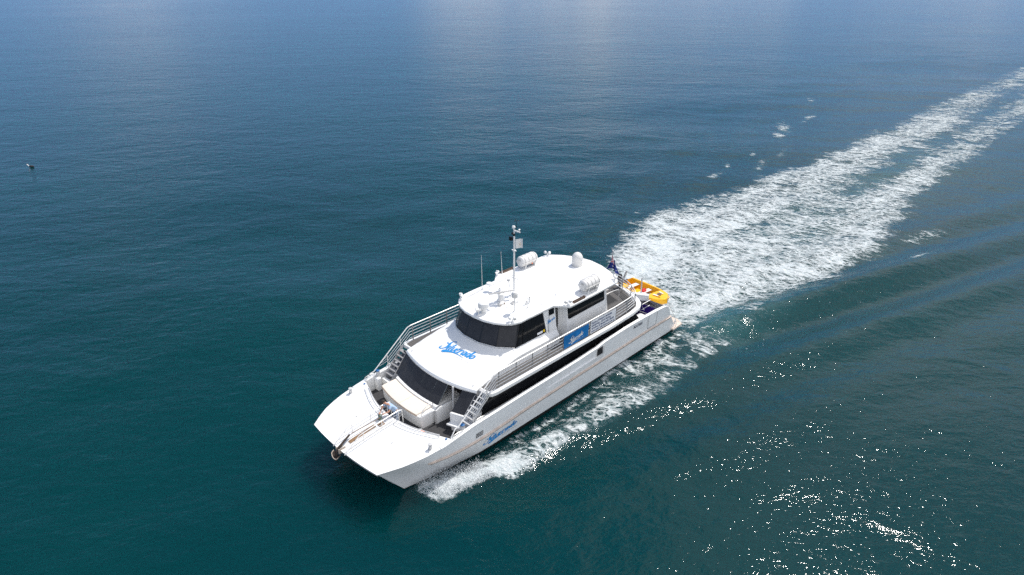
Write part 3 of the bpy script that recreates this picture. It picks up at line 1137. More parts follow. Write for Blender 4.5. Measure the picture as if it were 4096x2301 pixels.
# exhausts at the waterline
for x in (-5.55, -9.15):
    MB().lathe([(.16, 0), (.16, .12)], (x, hull_y(x, .12) - .06, .12), (0, 1, .2), 14).build('exhaust_outlet', M['boot'], hull)


# ship's name and number on the hull
def map_hull(u, v, off=0.0):
    x = 6.50 - u * .2275
    z = .47 + v * .152 + u * .016
    return (x, hull_y(x, z) + .018 + off, z)


script_logo(map_hull, 'hull_lettering', M['blue'], hull, 'CHARTERS', M['letter'])
vs, fs = text_polys('MH7080', .32, 1.15, .010)
wmax = max(p[0] for p in vs)
mt = MB()
mt.add([(-6.33 - p[0] / wmax * .98, hull_y(-6.8, 2.6) + .012, 2.52 + p[1] * .98 - p[0] * .012) for p in vs], fs)
mt.build('registration_lettering', M['letter'], hull, smooth=False, fix=False)


# ------------------------------------------------------------------ decks
def xaft(y):
    return 9.74 - .085 * y * y if abs(y) < 2.2 else 9.74 - .085 * 4.84 - .40 * (abs(y) - 2.2)


def deckz(x):
    return gun(min(x, 12.67))[1]


def hw(x):
    P = np.array(ROWS[0])[::-1]
    return ip(x, P[:, 0], P[:, 1])


fd = MB()
rows = []
for i in range(25):
    t = i / 24
    r = []
    for j in range(41):
        s = -1 + 2 * j / 40
        xf = fx(2.78 * s)
        xa = xaft(3.62 * s)
        x = xf + (xa - xf) * t
        h = hw(min(x, 12.67)) if x < 12.67 else 2.78
        h = h - .0 if t < .6 else h - .0
        y = s * h
        r.append((x, y, deckz(x) + .035 * (1 - s * s) + .006))
    rows.append(r)
lipr = [(p[0] - .03, p[1], p[2] - .18) for p in rows[-1]]
wall = [(p[0] - .02, p[1] * .97, 1.45) for p in rows[-1]]
fd.grid(rows + [[(p[0] - .03, p[1], p[2] - .03) for p in rows[-1]], lipr, wall])
foredeck = fd.build('foredeck', M['gelcoat'], boat, angle=50)

# main deck sheet (cockpit, side decks, aft deck)
md = MB()
poly = [(9.7, -1.5), (9.3, -3.3), (8.6, -3.6), (7.0, -3.65), (-10.3, -3.65), (-10.3, 3.65), (7.0, 3.65), (8.6, 3.6), (9.3, 3.3), (9.7, 1.5)]
md.prism(poly, 1.36, 1.5)
md.build('main_deck', M['sole'], boat, smooth=False)

# deck bollards
for sgn in (1, -1):
    b = MB()
    c = Vector((9.95, sgn * 3.42, deckz(9.95)))
    b.lathe([(.13, 0), (.13, .02), (.085, .04), (.085, .26), (.11, .28), (.11, .32), (.05, .335)], c, (0, 0, 1), 16)
    b.cyl(c + Vector((-.12, -.16, .19)), c + Vector((.12, .16, .19)), .022, 8)
    b.build('bollard', M['alu'], foredeck)
for sgn in (1, -1):
    b = MB()
    b.lathe([(.05, 0), (.05, .02), (.03, .05), (.001, .055)], (10.9, sgn * 1.55 + .1, deckz(10.9) + .03), (0, 0, 1), 10)
    b.box(10.82, 10.98, sgn * 1.55 + .08, sgn * 1.55 + .12, deckz(10.9) + .06, deckz(10.9) + .085)
    b.build('deck_cleat', M['steel'], foredeck)
# handrail hoops along the after edge of the foredeck
for sgn in (1, -1):
    P = []
    for y in np.linspace(.62, 3.0, 14):
        P.append((xaft(y) + .06, sgn * y, deckz(9.5) + .115))
    Q = [(xaft(y) + .30, sgn * y, deckz(9.6) + .115) for y in np.linspace(3.02, .60, 14)]
    b = MB().tube(P + [(xaft(3.1) + .16, sgn * 3.16, deckz(9.3) + .115)] + Q + [(xaft(.5) + .18, sgn * .52, deckz(9.5) + .115)], .02, 6, closed=True)
    for y in (.8, 1.9, 2.9):
        b.cyl((xaft(y) + .06, sgn * y, deckz(9.5) - .02), (xaft(y) + .06, sgn * y, deckz(9.5) + .115), .015, 6)
        b.cyl((xaft(y) + .30, sgn * y, deckz(9.7) - .02), (xaft(y) + .30, sgn * y, deckz(9.7) + .115), .015, 6)
    b.build('edge_handrail', M['steel'], foredeck)
# blue caps and small hoops at the rail feet
for sgn in (1, -1):
    MB().lathe([(.055, 0), (.055, .03), (.04, .04)], (9.0, sgn * 3.50, 2.27), (0, 0, 1), 14).build('deck_filler_cap', M['cap'], foredeck)
    for xc in (8.45, 6.95):
        yy, zz = gun(xc)
        b = MB().tube(smooth_path([(xc + .36, sgn * (yy - .10), zz + .03), (xc + .30, sgn * (yy - .10), zz + .14), (xc, sgn * (yy - .10), zz + .18), (xc - .30, sgn * (yy - .10), zz + .14), (xc - .36, sgn * (yy - .10), zz + .03)], 4), .02, 6)
        b.build('fairlead_hoop', M['steel'], hull)
    b = MB().lathe([(.105, 0), (.105, .27)], (8.0, sgn * 3.60, 2.36), (0, 0, 1), 16)
    p = b.build('mooring_post', M['alu'], hull)
    MB().lathe([(.115, 0), (.115, .04), (.09, .055)], (8.0, sgn * 3.60, 2.63), (0, 0, 1), 16).build('mooring_post_cap', M['cap'], hull)

# bow rails either side of the anchor way
for sgn in (1, -1):
    y = sgn * .50
    br = MB()
    zf = lambda x: deckz(x) + .04
    top = [(12.95, y, zf(12.7)), (12.03, y, zf(12.03) + .56), (11.8, y, zf(11.8) + .57), (10.7, y, zf(10.7) + .57), (9.62, y, zf(9.62) + .57), (9.42, y, zf(9.42) + .50), (9.38, y, 1.95)]
    br.tube(top, .024, 8)
    for k in (.19, .38):
        x0 = 12.95 - .92 * k / .57
        br.tube([(x0, y, zf(x0) + k), (11, y, zf(11) + k), (9.5, y, zf(9.5) + k)], .015, 6)
    bow_rail = br.build('bow_rail', M['steel'], boat)
    for x in (11.80, 10.68, 9.62):
        MB().cyl((x, y, zf(x) - .04), (x, y, zf(x) + .57), .020, 8).build('post', M['steel'], bow_rail)

# anchor way with its stains, roller and windlass
aw = MB()
aw.grid([[(x, y, deckz(min(x, 12.67)) + .050 + .012) for x in np.linspace(12.9, 9.9, 12)] for y in (-.36, .36)])
anchor_way = aw.build('anchor_way', M['white'], foredeck, fix=False)
tr_ = MB()
for x0, x1, y0, y1 in ((12.30, 10.75, -.13, .03),):
    for yy in (y0, y1):
        tr_.tube([(x0, yy, deckz(x0) + .10), (x1, yy, deckz(x1) + .10)], .028, 6)
tr_.grid([[(x, yy, deckz(x) + .085) for x in np.linspace(12.3, 10.75, 6)] for yy in (-.13, .03)])
tr_.build('chain_channel', M['rust'], foredeck)
rl = MB()
rl.box(12.62, 13.02, -.17, -.13, 1.72, 1.99)
rl.box(12.62, 13.02, .05, .09, 1.72, 1.99)
rl.cyl((12.94, -.16, 1.86), (12.94, .08, 1.86), .07, 12)
rl.build('bow_roller', M['tan_metal'], foredeck)
wl = MB()
wl.lathe([(.12, 0), (.12, .05), (.06, .08), (.06, .16), (.105, .20), (.11, .27), (.06, .31), (.02, .32)], (10.25, -.28, deckz(10.25) + .05), (0, 0, 1), 18)
wl.build('windlass', M['green'], foredeck)
wl = MB()
wl.lathe([(.09, 0), (.09, .04), (.05, .06), (.05, .12), (.09, .14), (.09, .17)], (10.45, .12, deckz(10.45) + .05), (0, 0, 1), 14)
wl.box(10.30, 10.62, -.05, .22, deckz(10.45) + .04, deckz(10.45) + .09)
wl.build('windlass_gypsy', M['rust'], foredeck)

# ------------------------------------------------------------------ main cabin
xwb = lambda y: 7.65 - .048 * y * y          # saloon windows, foot
xwt = lambda y: 6.84 - .048 * y * y          # and head
cb = MB()
# lower front wall under the windows, sides
pts = [(xwb(y) - .03, y) for y in np.linspace(-3.3, 1.2, 12)]
cb.prism([(5.6, 1.2), (5.6, -3.3)] + pts, 1.4, 2.40)
pts = [(xwb(y) - .05, y) for y in np.linspace(2.1, 3.3, 6)]
cb.prism([(5.6, 3.3), (5.6, 2.1)] + pts, 1.4, 2.42)
cb.box(-6.6, 5.6, -3.29, 3.29, 1.2, 2.26)
main_cabin = cb.build('main_cabin', M['gelcoat'], boat, smooth=False)
ci = MB()
ci.box(-6.55, 6.0, -3.20, 3.20, 2.265, 3.34)
ci.build('saloon_interior', M['frame'], main_cabin, smooth=False)
sp = MB()
for sgn in (1, -1):
    sp.plate([(6.3, sgn * 3.285, 2.24), (6.05, sgn * 3.19, 3.33), (-6.9, sgn * 3.19, 3.33), (-7.4, sgn * 3.285, 2.24)], .02)
sp.build('side_glazing_seal', M['seam'], main_cabin, smooth=False)
# side panes
edges = [6.45, 4.55, 3.49, 2.45, 1.41, .38, -.68, -1.74, -2.8, -3.86, -4.92, -5.98]
for sgn in (1, -1):
    for a, b in zip(edges[:-1], edges[1:]):
        sh = .30 if a > 6 else 0
        MB().plate([(a - .014, sgn * 3.315, 2.24), (a - .014 - sh, sgn * 3.215, 3.33), (b + .014, sgn * 3.215, 3.33), (b + .014, sgn * 3.315, 2.24)], .02).build('side_window', M['glass'], main_cabin, smooth=False)
    MB().plate([(-6.02, sgn * 3.33, 2.24), (-6.02, sgn * 3.22, 3.36), (-7.05, sgn * 3.22, 3.36), (-7.95, sgn * 3.33, 2.24)], .03).build('wing_panel', M['glass'], main_cabin, smooth=False)
# front panes: curved strip cut into panes
ye = [-3.25, -2.66, -1.66, -.60, .42, 1.16]
for a, b in zip(ye[:-1], ye[1:]):
    g = MB()
    ys = np.linspace(a + .012, b - .012, 6)
    g.grid([[(xwb(y), y, 2.43) for y in ys], [(xwt(y), y, 3.42) for y in ys]])
    g.grid([[(xwb(y) - .03, y, 2.43) for y in ys], [(xwt(y) - .03, y, 3.42) for y in ys]])
    g.build('front_window', M['screen'], main_cabin, fix=False)
g = MB()
ys = np.linspace(-3.3, 1.18, 20)
g.grid([[(xwb(y) - .015, y, 2.405) for y in ys], [(xwt(y) - .015, y, 3.43) for y in ys]])
g.build('front_window_seal', M['seam'], main_cabin, fix=False)
g = MB()
ys = np.linspace(2.12, 3.28, 8)
g.grid([[(xwb(y) + .0, y, 2.43) for y in ys], [(xwt(y) + .0, y, 3.42) for y in ys]])
g.build('front_window', M['screen'], main_cabin, fix=False)
# companionway between them: partition, pillar, dark recess
MB().plate([(7.88, 1.34, 1.5), (7.88, 1.34, 2.32), (7.62, 1.34, 2.43), (6.05, 1.42, 2.48), (6.05, 1.42, 1.5)], .06).build('partition', M['gelcoat'], main_cabin, smooth=False)
MB().cyl((7.92, 1.36, 1.5), (7.92, 1.36, 2.36), .035, 8).build('partition_post', M['alu'], main_cabin)
MB().cyl((6.95, 1.66, 1.5), (6.86, 1.62, 3.45), .055, 10).build('pillar', M['alu'], main_cabin)
MB().box(6.01, 6.05, 1.0, 2.15, 1.5, 3.36).build('companionway', M['dark'], main_cabin, smooth=False)  # dark sheet painted for the unlit inside of the companionway

# ------------------------------------------------------------------ forward cockpit furniture
xbf = lambda y: 8.87 - .058 * y * y
lg = MB()
yy = np.linspace(-2.62, 1.2, 18)
rows = [[(xbf(y) - .10, y, 1.5) for y in yy], [(xbf(y) - .04, y, 2.1) for y in yy], [(xbf(y) - .02, y, 2.24) for y in yy], [(xwb(y) + .17, y, 2.25) for y in yy], [(xwb(y) + .15, y, 2.40) for y in yy], [(xwb(y) - .02, y, 2.41) for y in yy]]
lg.grid(rows)
for y, k in ((-2.62, 0), (1.2, -1)):
    lg.add([rows[0][k], rows[1][k], rows[2][k], rows[3][k], rows[4][k], rows[5][k], (xwb(y), y, 1.5)], [(0, 1, 2, 3, 4, 5, 6)])
lounge = lg.build('sun_lounge', M['gelcoat'], boat, angle=40)
cu = MB()
y2 = np.linspace(-2.58, .92, 18)
top = [[(xbf(y) - .01, y, 2.25) for y in y2], [(xbf(y) - .01, y, 2.32) for y in y2], [(xbf(y) - .07, y, 2.345) for y in y2], [(xwb(y) + .20, y, 2.345) for y in y2], [(xwb(y) + .18, y, 2.25) for y in y2]]
cu.grid(top)
for k in (0, -1):
    cu.add([r[k] for r in top], [(0, 1, 2, 3, 4)])
cu.build('cushion', M['cream'], lounge, angle=40)
pp = MB().tube([(xbf(y) + .008, y, 2.255) for y in y2], .022, 6)
pp.tube([(xbf(-.55) - .06, -.55, 2.347), (xwb(-.55) + .2, -.55, 2.347)], .006, 4)
pp.build('piping', M['tan'], lounge)
hr = MB()
hr.tube(smooth_path([(8.70, 1.16, 2.20), (8.55, 1.16, 2.60), (7.98, 1.16, 2.78), (7.88, 1.16, 2.45)], 5), .025, 8)
hr.tube([(8.62, 1.16, 2.42), (7.92, 1.16, 2.60)], .016, 6)
hr.build('lounge_handrail', M['steel'], lounge)
bn = MB()
bn.plate([(7.93, 2.22, 1.96), (7.62, 3.28, 1.96), (7.1, 3.28, 1.96), (7.45, 2.22, 1.96)], .09)
bn.plate([(7.60, 2.14, 2.44), (7.26, 3.12, 2.44), (7.14, 3.12, 2.44), (7.46, 2.14, 2.44)], .55)
bn.plate([(7.70, 2.35, 1.88), (7.42, 3.2, 1.88), (7.2, 3.2, 1.88), (7.45, 2.35, 1.88)], .38)
bn.build('bench', M['gelcoat'], boat, bevel=.02, angle=40)
# deck mat, the starboard locker
MB().prism([(8.82, 1.55), (8.35, 2.2), (8.85, 2.55), (9.2, 1.9)], 1.504, 1.514).build('deck_mat', M['grey'], boat, smooth=False)
lk = MB().box(8.0, 8.25, -3.64, -3.30, 1.5, 2.30)
lk.box(7.55, 7.8, -3.62, -2.85, 1.5, 2.05)
lk.build('locker', M['gelcoat'], boat, bevel=.03)

# ------------------------------------------------------------------ coach roof
WB = [(3.98, .585), (3.68, 1.62), (3.02, 2.43)]           # windscreen foot, half
WBL = [(3.02, -2.43), (3.68, -1.62), (3.98, -.585), (3.98, .585), (3.68, 1.62), (3.02, 2.43)]
WY = [p[1] for p in WBL]
WX = [p[0] for p in WBL]
ZW = 4.50


def brow_x(y):
    return 6.80 - .062 * y * y


def coach_pt(t, s):
    """t 0 brow .. 1 windscreen foot, s -1..1 across"""
    yb, yw = 2.92 * s, 2.43 * s
    p0 = Vector((brow_x(yb), yb, 3.60))
    p1 = Vector((ip(yw, WY, WX) + .03, yw, ZW - .01))
    p = p0.lerp(p1, t)
    p.z += .10 * math.sin(math.pi * t) * (1 - .6 * abs(s))
    return p


S = np.linspace(-1, 1, 41)
cr = MB()
rows = [[coach_pt(t, s) for s in S] for t in np.linspace(1, 0, 13)]
y_ = [2.92 * s for s in S]
rows.append([(brow_x(y) + .09, y * 1.005, 3.56) for y in y_])
rows.append([(brow_x(y) + .15, y * 1.01, 3.47) for y in y_])
rows.append([(brow_x(y) + .13, y * 1.01, 3.38) for y in y_])
rows.append([(brow_x(y) - .05, y * 1.0, 3.35) for y in y_])
rows.append([(brow_x(y) - .9, y * 1.0, 3.36) for y in y_])
cr.grid(rows)
# side slopes running aft below the wheelhouse windows, and their vertical sides
for sgn in (1, -1):
    edge = [coach_pt(t, sgn * 1.0) for t in np.linspace(0, 1, 9)]
    e_out = [Vector((6.28, sgn * 2.94, 3.60))]
    outer, innr = [], []
    for t in np.linspace(0, 1, 9):
        p = coach_pt(t, sgn)
        outer.append((p.x, sgn * (abs(p.y) + .0 + .34 * t), p.z - .34 * t))
        innr.append(p)
    for x in (2.2, 1.4, .6, -.30):
        outer.append((x, sgn * 2.77, 4.15))
        innr.append((x, sgn * 2.44, 4.49))
    foot = [(p[0], sgn * max(abs(p[1]), 2.80), 3.58) for p in outer]
    cr.grid([innr, outer, foot])
    cr.add([innr[-1], outer[-1], foot[-1], (-.30, sgn * 2.44, 3.58)], [(0, 1, 2, 3)])
coach = cr.build('coach_roof', M['gelcoat'], boat, angle=22)


def map_coach(u, v, off=0.0):
    y = -1.15 + u * .226 - v * .01
    x = 5.42 - u * .027 - v * .222
    # surface height at this place
    best = None
    s = y / 2.65
    lo, hi = 0.0, 1.0
    for _ in range(30):
        m = (lo + hi) / 2
        p = coach_pt(m, y / (2.92 + (2.43 - 2.92) * m))
        if p.x > x:
            lo = m
        else:
            hi = m
    p = coach_pt(lo, y / (2.92 + (2.43 - 2.92) * lo))
    return (x, y, p.z + .012 + off)


script_logo(map_coach, 'roof_lettering', M['blue'], coach, 'CHARTERS', M['lettergold'])
for y in (-2.55, 2.55):
    MB().ball((brow_x(y) - .12, y, 3.68), .025, 8).build('roof_lamp', M['grey'], coach)

# ------------------------------------------------------------------ upper deck slab with planking
half = [(6.12, 3.55), (6.02, 3.70), (5.7, 3.76), (-4.0, 3.76), (-6.4, 3.66), (-7.4, 3.50), (-7.95, 3.20), (-8.35, 2.72), (-8.70, 2.12), (-9.0, 1.4), (-9.2, .7), (-9.26, 0)]
outl = half + [(x, -y) for x, y in half[::-1][1:]]
# slab, cut back under the coach roof
ud = MB().prism(outl, 3.37, 3.60)
upper_deck = ud.build('upper_deck', M['gelcoat'], boat, bevel=.04, seg=3, angle=30)
half2 = [(6.02, 3.0), (5.98, 3.46), (5.6, 3.54), (-4.0, 3.54), (-6.35, 3.44), (-7.25, 3.28), (-7.7, 3.0), (-8.08, 2.55), (-8.42, 1.98), (-8.72, 1.32), (-8.9, .66), (-8.96, 0)]
MB().prism(half2 + [(x, -y) for x, y in half2[::-1][1:]], 3.602, 3.612).build('deck_planking', M['planks'], upper_deck, smooth=False)
MB().box(5.9, 6.25, 2.95, 3.5, 3.30, 3.58).build('stair_head', M['alu'], upper_deck, smooth=False)

# guard rails: one each side, meeting at the stern
for sgn in (1, -1):
    path = [(8.84, 3.66, 2.30), (8.50, 3.61, 2.66), (8.25, 3.60, 2.70), (5.75, 3.58, 4.56), (5.5, 3.57, 4.60), (-4.6, 3.50, 4.60), (-6.2, 3.40, 4.60), (-7.05, 3.27, 4.60), (-7.35, 3.05, 4.60), (-7.85, 2.42, 4.60), (-8.25, 1.72, 4.60), (-8.52, 1.02, 4.60), (-8.66, .4, 4.60), (-8.69, 0, 4.60)]
    gr = MB().tube([(x, sgn * y, z) for x, y, z in path], .032, 8)
    flat = path[4:]
    for d in (.20, .40, .60, .80):
        slope = [(5.55 + .0, 3.575, 4.58 - d)]
        # on the stairs the rails run parallel with the top rail
        low = 7.26 if d < .75 else 7.26
        x1 = low
        zt = 4.60 - (x1 - 5.6) * .752
        seg = [(x1, 3.60, zt - d * .93), (5.62 - .02 * d, 3.58, 4.60 - d)] + [(x, y, z - d) for x, y, z in flat[1:]]
        gr.tube([(x, sgn * y, z) for x, y, z in seg], .023, 6)
        if d < .7:
            x2 = 7.26 + d * 1.05
            zz = 4.60 - (x2 - 5.6) * .752
            gr.tube([(x2, sgn * 3.60, zz), (7.26, sgn * 3.60, zz + .10)], .016, 6)
    guard = gr.build('guardrail', M['steel'], boat)
    for x in (5.40, 4.10, 2.82, 1.58, .31, -.95, -2.23, -3.48, -4.76, -6.02, -7.10):
        y = ip(x, [-7.10, -6.2, -4.6, 5.5], [3.26, 3.40, 3.50, 3.57])
        MB().box(x - .028, x + .028, sgn * y - .016, sgn * y + .016, 3.6, 4.58).build('post', M['post'], guard, smooth=False)
    for x, y in ((-7.85, 2.42), (-8.40, 1.35), (-8.68, .2)):
        MB().box(x - .02, x + .02, sgn * y - .02, sgn * y + .02, 3.6, 4.58).build('post', M['post'], guard, smooth=False)
    for x, zb in ((6.30, 3.25), (7.27, 2.40)):
        zt = 4.60 - (x - 5.6) * .752
        MB().cyl((x, sgn * 3.60, zb), (x, sgn * 3.60, zt), .022, 8).build('post', M['steel'], guard)

# stairs from the gunwale to the upper deck
for sgn in (1, -1):
    ss = MB()
    for y in (2.93, 3.55):
        ss.plate([(6.12, sgn * y, 3.56), (6.30, sgn * y, 3.56), (7.62, sgn * y, 2.10), (7.62, sgn * y, 1.95), (7.45, sgn * y, 1.95)], .02)
    st = ss.build('stairs', M['alu'], boat, smooth=False)
    for k in range(6):
        x, z = 6.36 + .212 * k, 3.36 - .205 * k
        if sgn > 0:
            MB().box(x - .10, x + .10, sgn * 3.24 - .30, sgn * 3.24 + .30, z - .035, z).build('tread', M['alu'], st, smooth=False)
        else:
            MB().box(x - .11, x + .11, sgn * 3.24 - .30, sgn * 3.24 + .30, z - .05, z).build('tread', M['grey'], st, smooth=False)

# ------------------------------------------------------------------ wheelhouse
ZT = 5.80
foot = [(x, y, ZW) for x, y in WBL]
head = [(2.60, -2.24, ZT), (3.18, -1.48, ZT), (3.44, -.53, ZT), (3.44, .53, ZT), (3.18, 1.48, ZT), (2.60, 2.24, ZT)]
wh = MB()
wh.prism([(-.30, -2.30), (2.5, -2.30), (2.5, 2.30), (-.30, 2.30)], 3.6, 4.52)
# solid wall aft of the side windows
for sgn in (1, -1):
    wh.plate([(.50, sgn * 2.44, 4.48), (.66, sgn * 2.27, ZT), (-.34, sgn * 2.27, ZT), (-.34, sgn * 2.44, 4.48)], .06)
    wh.plate([(.62, sgn * 2.62, 3.60), (.50, sgn * 2.455, 4.50), (-.36, sgn * 2.455, 4.50), (-.52, sgn * 2.62, 3.60)], .06)
wheelhouse = wh.build('wheelhouse', M['gelcoat'], boat, smooth=False)
wi = MB()
wi.loft([[(-.25, -2.2, 4.5), (2.9, -2.2, 4.5), (3.6, -1.5, 4.5), (3.88, 0, 4.5), (3.6, 1.5, 4.5), (2.9, 2.2, 4.5), (-.25, 2.2, 4.5)],
         [(-.25, -2.1, ZT), (2.5, -2.1, ZT), (3.1, -1.4, ZT), (3.40, 0, ZT), (3.1, 1.4, ZT), (2.5, 2.1, ZT), (-.25, 2.1, ZT)]])
wi.build('wheelhouse_interior', M['frame'], wheelhouse, smooth=False)


def inset(q, k):
    c = sum((Vector(p) for p in q), Vector()) / len(q)
    return [Vector(p) + (c - Vector(p)).normalized() * k for p in q]


for a, b, c, d in zip(foot[:-1], foot[1:], head[1:], head[:-1]):
    MB().plate([a, b, c, d], .03).build('windscreen_frame', M['frame'], wheelhouse, smooth=False)
    nrm = (Vector(b) - Vector(a)).cross(Vector(d) - Vector(a)).normalized()
    if nrm.x < 0:
        nrm = -nrm
    MB().plate([p + nrm * .006 for p in inset([a, b, c, d], .09)], .004).build('windscreen_pane', M['screen'], wheelhouse, smooth=False)
for sgn in (1, -1):
    q = [(3.02, sgn * 2.43, ZW), (2.60, sgn * 2.24, ZT), (.66, sgn * 2.26, ZT), (.50, sgn * 2.43, ZW)]
    MB().plate(q, .03).build('side_frame', M['frame'], wheelhouse, smooth=False)
    for q in ([(2.92, 2.44, 4.56), (2.46, 2.262, 5.76), (2.26, 2.263, 5.76), (2.60, 2.44, 4.56)], [(2.50, 2.44, 4.56), (2.18, 2.262, 5.76), (.74, 2.28, 5.76), (.60, 2.44, 4.56)]):
        MB().plate([(x, sgn * (y + .03), z) for x, y, z in q], .02).build('side_window', M['glass'], wheelhouse, smooth=False)
    q = [(.22, 2.318, 5.42), (.20, 2.278, 5.80), (-.24, 2.278, 5.80), (-.22, 2.318, 5.42)]
    MB().plate([(x, sgn * (y + .06), z) for x, y, z in q], .02).build('quarter_window', M['glass'], wheelhouse, smooth=False)
    MB().plate([(.66, sgn * 2.512, 4.64), (.68, sgn * 2.495, 4.78), (.80, sgn * 2.495, 4.78), (.80, sgn * 2.512, 4.64)], .004).build('sticker', M['sticker'], wheelhouse, smooth=False)
    MB().plate([(.86, sgn * 2.512, 4.64), (.86, sgn * 2.497, 4.76), (1.30, sgn * 2.497, 4.76), (1.30, sgn * 2.512, 4.64)], .004).build('sticker', M['banner'], wheelhouse, smooth=False)
wr = MB().tube([(x + .07, y * 1.02, ZW + .05) for x, y in WBL], .022, 6)
wr.build('windscreen_rail', M['steel'], wheelhouse)


def map_wh(u, v, off=0.0):
    z = 5.02 + v * .062 + u * .006
    return (.44 - u * .066, 2.44 - (z - 4.48) * .129 + .072 + off, z)


script_logo(map_wh, 'wheelhouse_lettering', M['blue'], wheelhouse)
MB().box(-.42, -.10, 2.44, 2.62, 4.08, 4.12).build('vent_slot', M['dark'], wheelhouse, smooth=False)
MB().cyl((.36, 2.52, 4.3), (.36, 2.52, 5.80), .012, 6).build('downpipe', M['frame'], wheelhouse)
# doorway recess and the open door leaf
for y in (1.42, -1.42):
    MB().box(-1.0, -.36, y - .03, y + .03, 3.6, 5.85).build('doorway', M['dark'], wheelhouse, smooth=False)  # dark sheets standing in for the shade inside the doorways
for sgn in (1, -1):
    d = MB().plate([(-.62, sgn * 2.42, 3.62), (-.62, sgn * 2.30, 5.72), (-.96, sgn * 1.75, 5.72), (-.96, sgn * 1.85, 3.62)], .04)
    dl = d.build('door', M['gelcoat'], wheelhouse, smooth=False)
    MB().plate([(-.64 + .03, sgn * 2.385, 4.55), (-.64 + .03, sgn * 2.31, 5.62), (-.90 + .03, sgn * 1.90, 5.62), (-.90 + .03, sgn * 1.96, 4.55)], .01).build('door_window', M['glass'], wheelhouse, smooth=False)

# ------------------------------------------------------------------ upper cabin
uc = MB()
plan = [(-1.0, 2.80), (-4.72, 2.80), (-5.12, 2.62), (-5.12, -2.62), (-4.72, -2.80), (-1.0, -2.80), (-.72, -1.9), (-.95, -1.9), (-.95, 1.9), (-.72, 1.9)]
planT = [(-.92, 2.70), (-4.55, 2.70), (-4.75, 2.60), (-4.75, -2.60), (-4.55, -2.70), (-.92, -2.70), (-.72, -1.9), (-.95, -1.9), (-.95, 1.9), (-.72, 1.9)]
uc.loft([[(x, y, 3.6) for x, y in plan], [(x, y, 5.93) for x, y in planT]])
upper_cabin = uc.build('upper_cabin', M['gelcoat'], boat, smooth=False)
for sgn in (1, -1):
    q = [(-1.06, 2.745, 4.92), (-.98, 2.705, 5.86), (-4.40, 2.705, 5.86), (-4.48, 2.745, 4.98), (-4.40, 2.75, 4.90), (-1.14, 2.75, 4.84)]
    MB().plate([(x, sgn * (y + .018), z) for x, y, z in q], .012).build('cabin_window', M['glass'], upper_cabin, smooth=False, bevel=.0)
MB().box(-5.14, -4.95, -1.8, 1.8, 3.62, 5.6).build('aft_doors', M['glass'], upper_cabin, smooth=False)

# ------------------------------------------------------------------ roof
RO = [(3.83, 0), (3.76, .75), (3.57, 1.35), (3.27, 1.85), (2.95, 2.16), (2.48, 2.34), (1.5, 2.37), (-.14, 2.38), (-.88, 3.03), (-3.0, 3.03), (-5.40, 2.97), (-5.62, 2.82), (-6.08, 1.95), (-6.38, 1.0), (-6.50, 0)]


def roofz(y, x=0.0):
    return 6.07 - .021 * y * y - .15 * min(1.0, max(0.0, (x - 1.6) / 2.2)) ** 2


dense = []
for a, b in zip(RO[:-1], RO[1:]):
    n = max(1, int(math.hypot(b[0] - a[0], b[1] - a[1]) / .35))
    dense += [(a[0] + (b[0] - a[0]) * k / n, a[1] + (b[1] - a[1]) * k / n) for k in range(n)]
dense.append(RO[-1])
rf = MB()
rows_t, rows_b = [], []
for s in np.linspace(-1, 1, 25):
    rows_t.append([(x, y * s, roofz(y * s, x)) for x, y in dense])
    rows_b.append([(x, y * s, roofz(y * s, x) - .14) for x, y in dense])
rf.grid(rows_t)
rf.grid(rows_b)
for sgn in (1, -1):
    t1 = [(x, sgn * y, roofz(y, x)) for x, y in dense]
    t2 = [(x + (.02 if x > 2.5 else 0), sgn * (y + .025 * min(1, y)), roofz(y, x) - .03) for x, y in dense]
    t3 = [(x + (.02 if x > 2.5 else 0), sgn * (y + .02 * min(1, y)), roofz(y, x) - .11) for x, y in dense]
    t4 = [(x, sgn * y, roofz(y, x) - .14) for x, y in dense]
    rf.grid([t1, t2, t3, t4])
roof = rf.build('roof', M['gelcoat'], boat, angle=35)


def flood(x, y, ax, name='floodlight'):
    z = roofz(y, x)
    f = MB()
    f.box(x - .10, x + .10, y - .07, y + .07, z - .01, z + .03)
    f.cyl((x, y, z), (x, y, z + .16), .03, 8)
    a = Vector((math.cos(R(ax)), math.sin(R(ax)), -.35)).normalized()
    sd = Vector((-math.sin(R(ax)), math.cos(R(ax)), 0))
    for k in (-1, 1):
        c = Vector((x, y, z + .22)) + sd * .13 * k
        d = (a + sd * .55 * k).normalized()
        f.lathe([(.03, -.11), (.07, -.09), (.095, .0), (.10, .06), (.085, .062)], c, d, 12)
    o = f.build(name, M['white'], roof)
    return o


flood(2.86, 2.06, 30)
flood(2.90, -2.04, -30)
flood(-.84, 2.88, 60)
flood(-.84, -2.88, -60)
flood(-5.42, 2.78, 150)
flood(-5.42, -2.78, 210)

# drum radome with a search light in front
o = MB().lathe([(.16, 0), (.16, .22), (.29, .27), (.31, .34), (.31, .46), (.29, .56), (.20, .62), (.001, .64)], (3.20, .16, roofz(0, 3.2)), (0, 0, 1), 24)
o.build('radome', M['white'], roof)
o = MB()
c = Vector((3.58, .16, roofz(0, 3.6)))
o.cyl(c, c + Vector((0, 0, .22)), .035, 8)
o.lathe([(.06, -.16), (.10, -.12), (.11, .10), (.125, .12), (.125, .15), (.10, .152)], c + Vector((0, 0, .31)), (.85, -.45, -.05), 14)
o.lathe([(.14, 0), (.10, .03)], c, (0, 0, 1), 14)
o.build('search_light', M['steel'], roof)
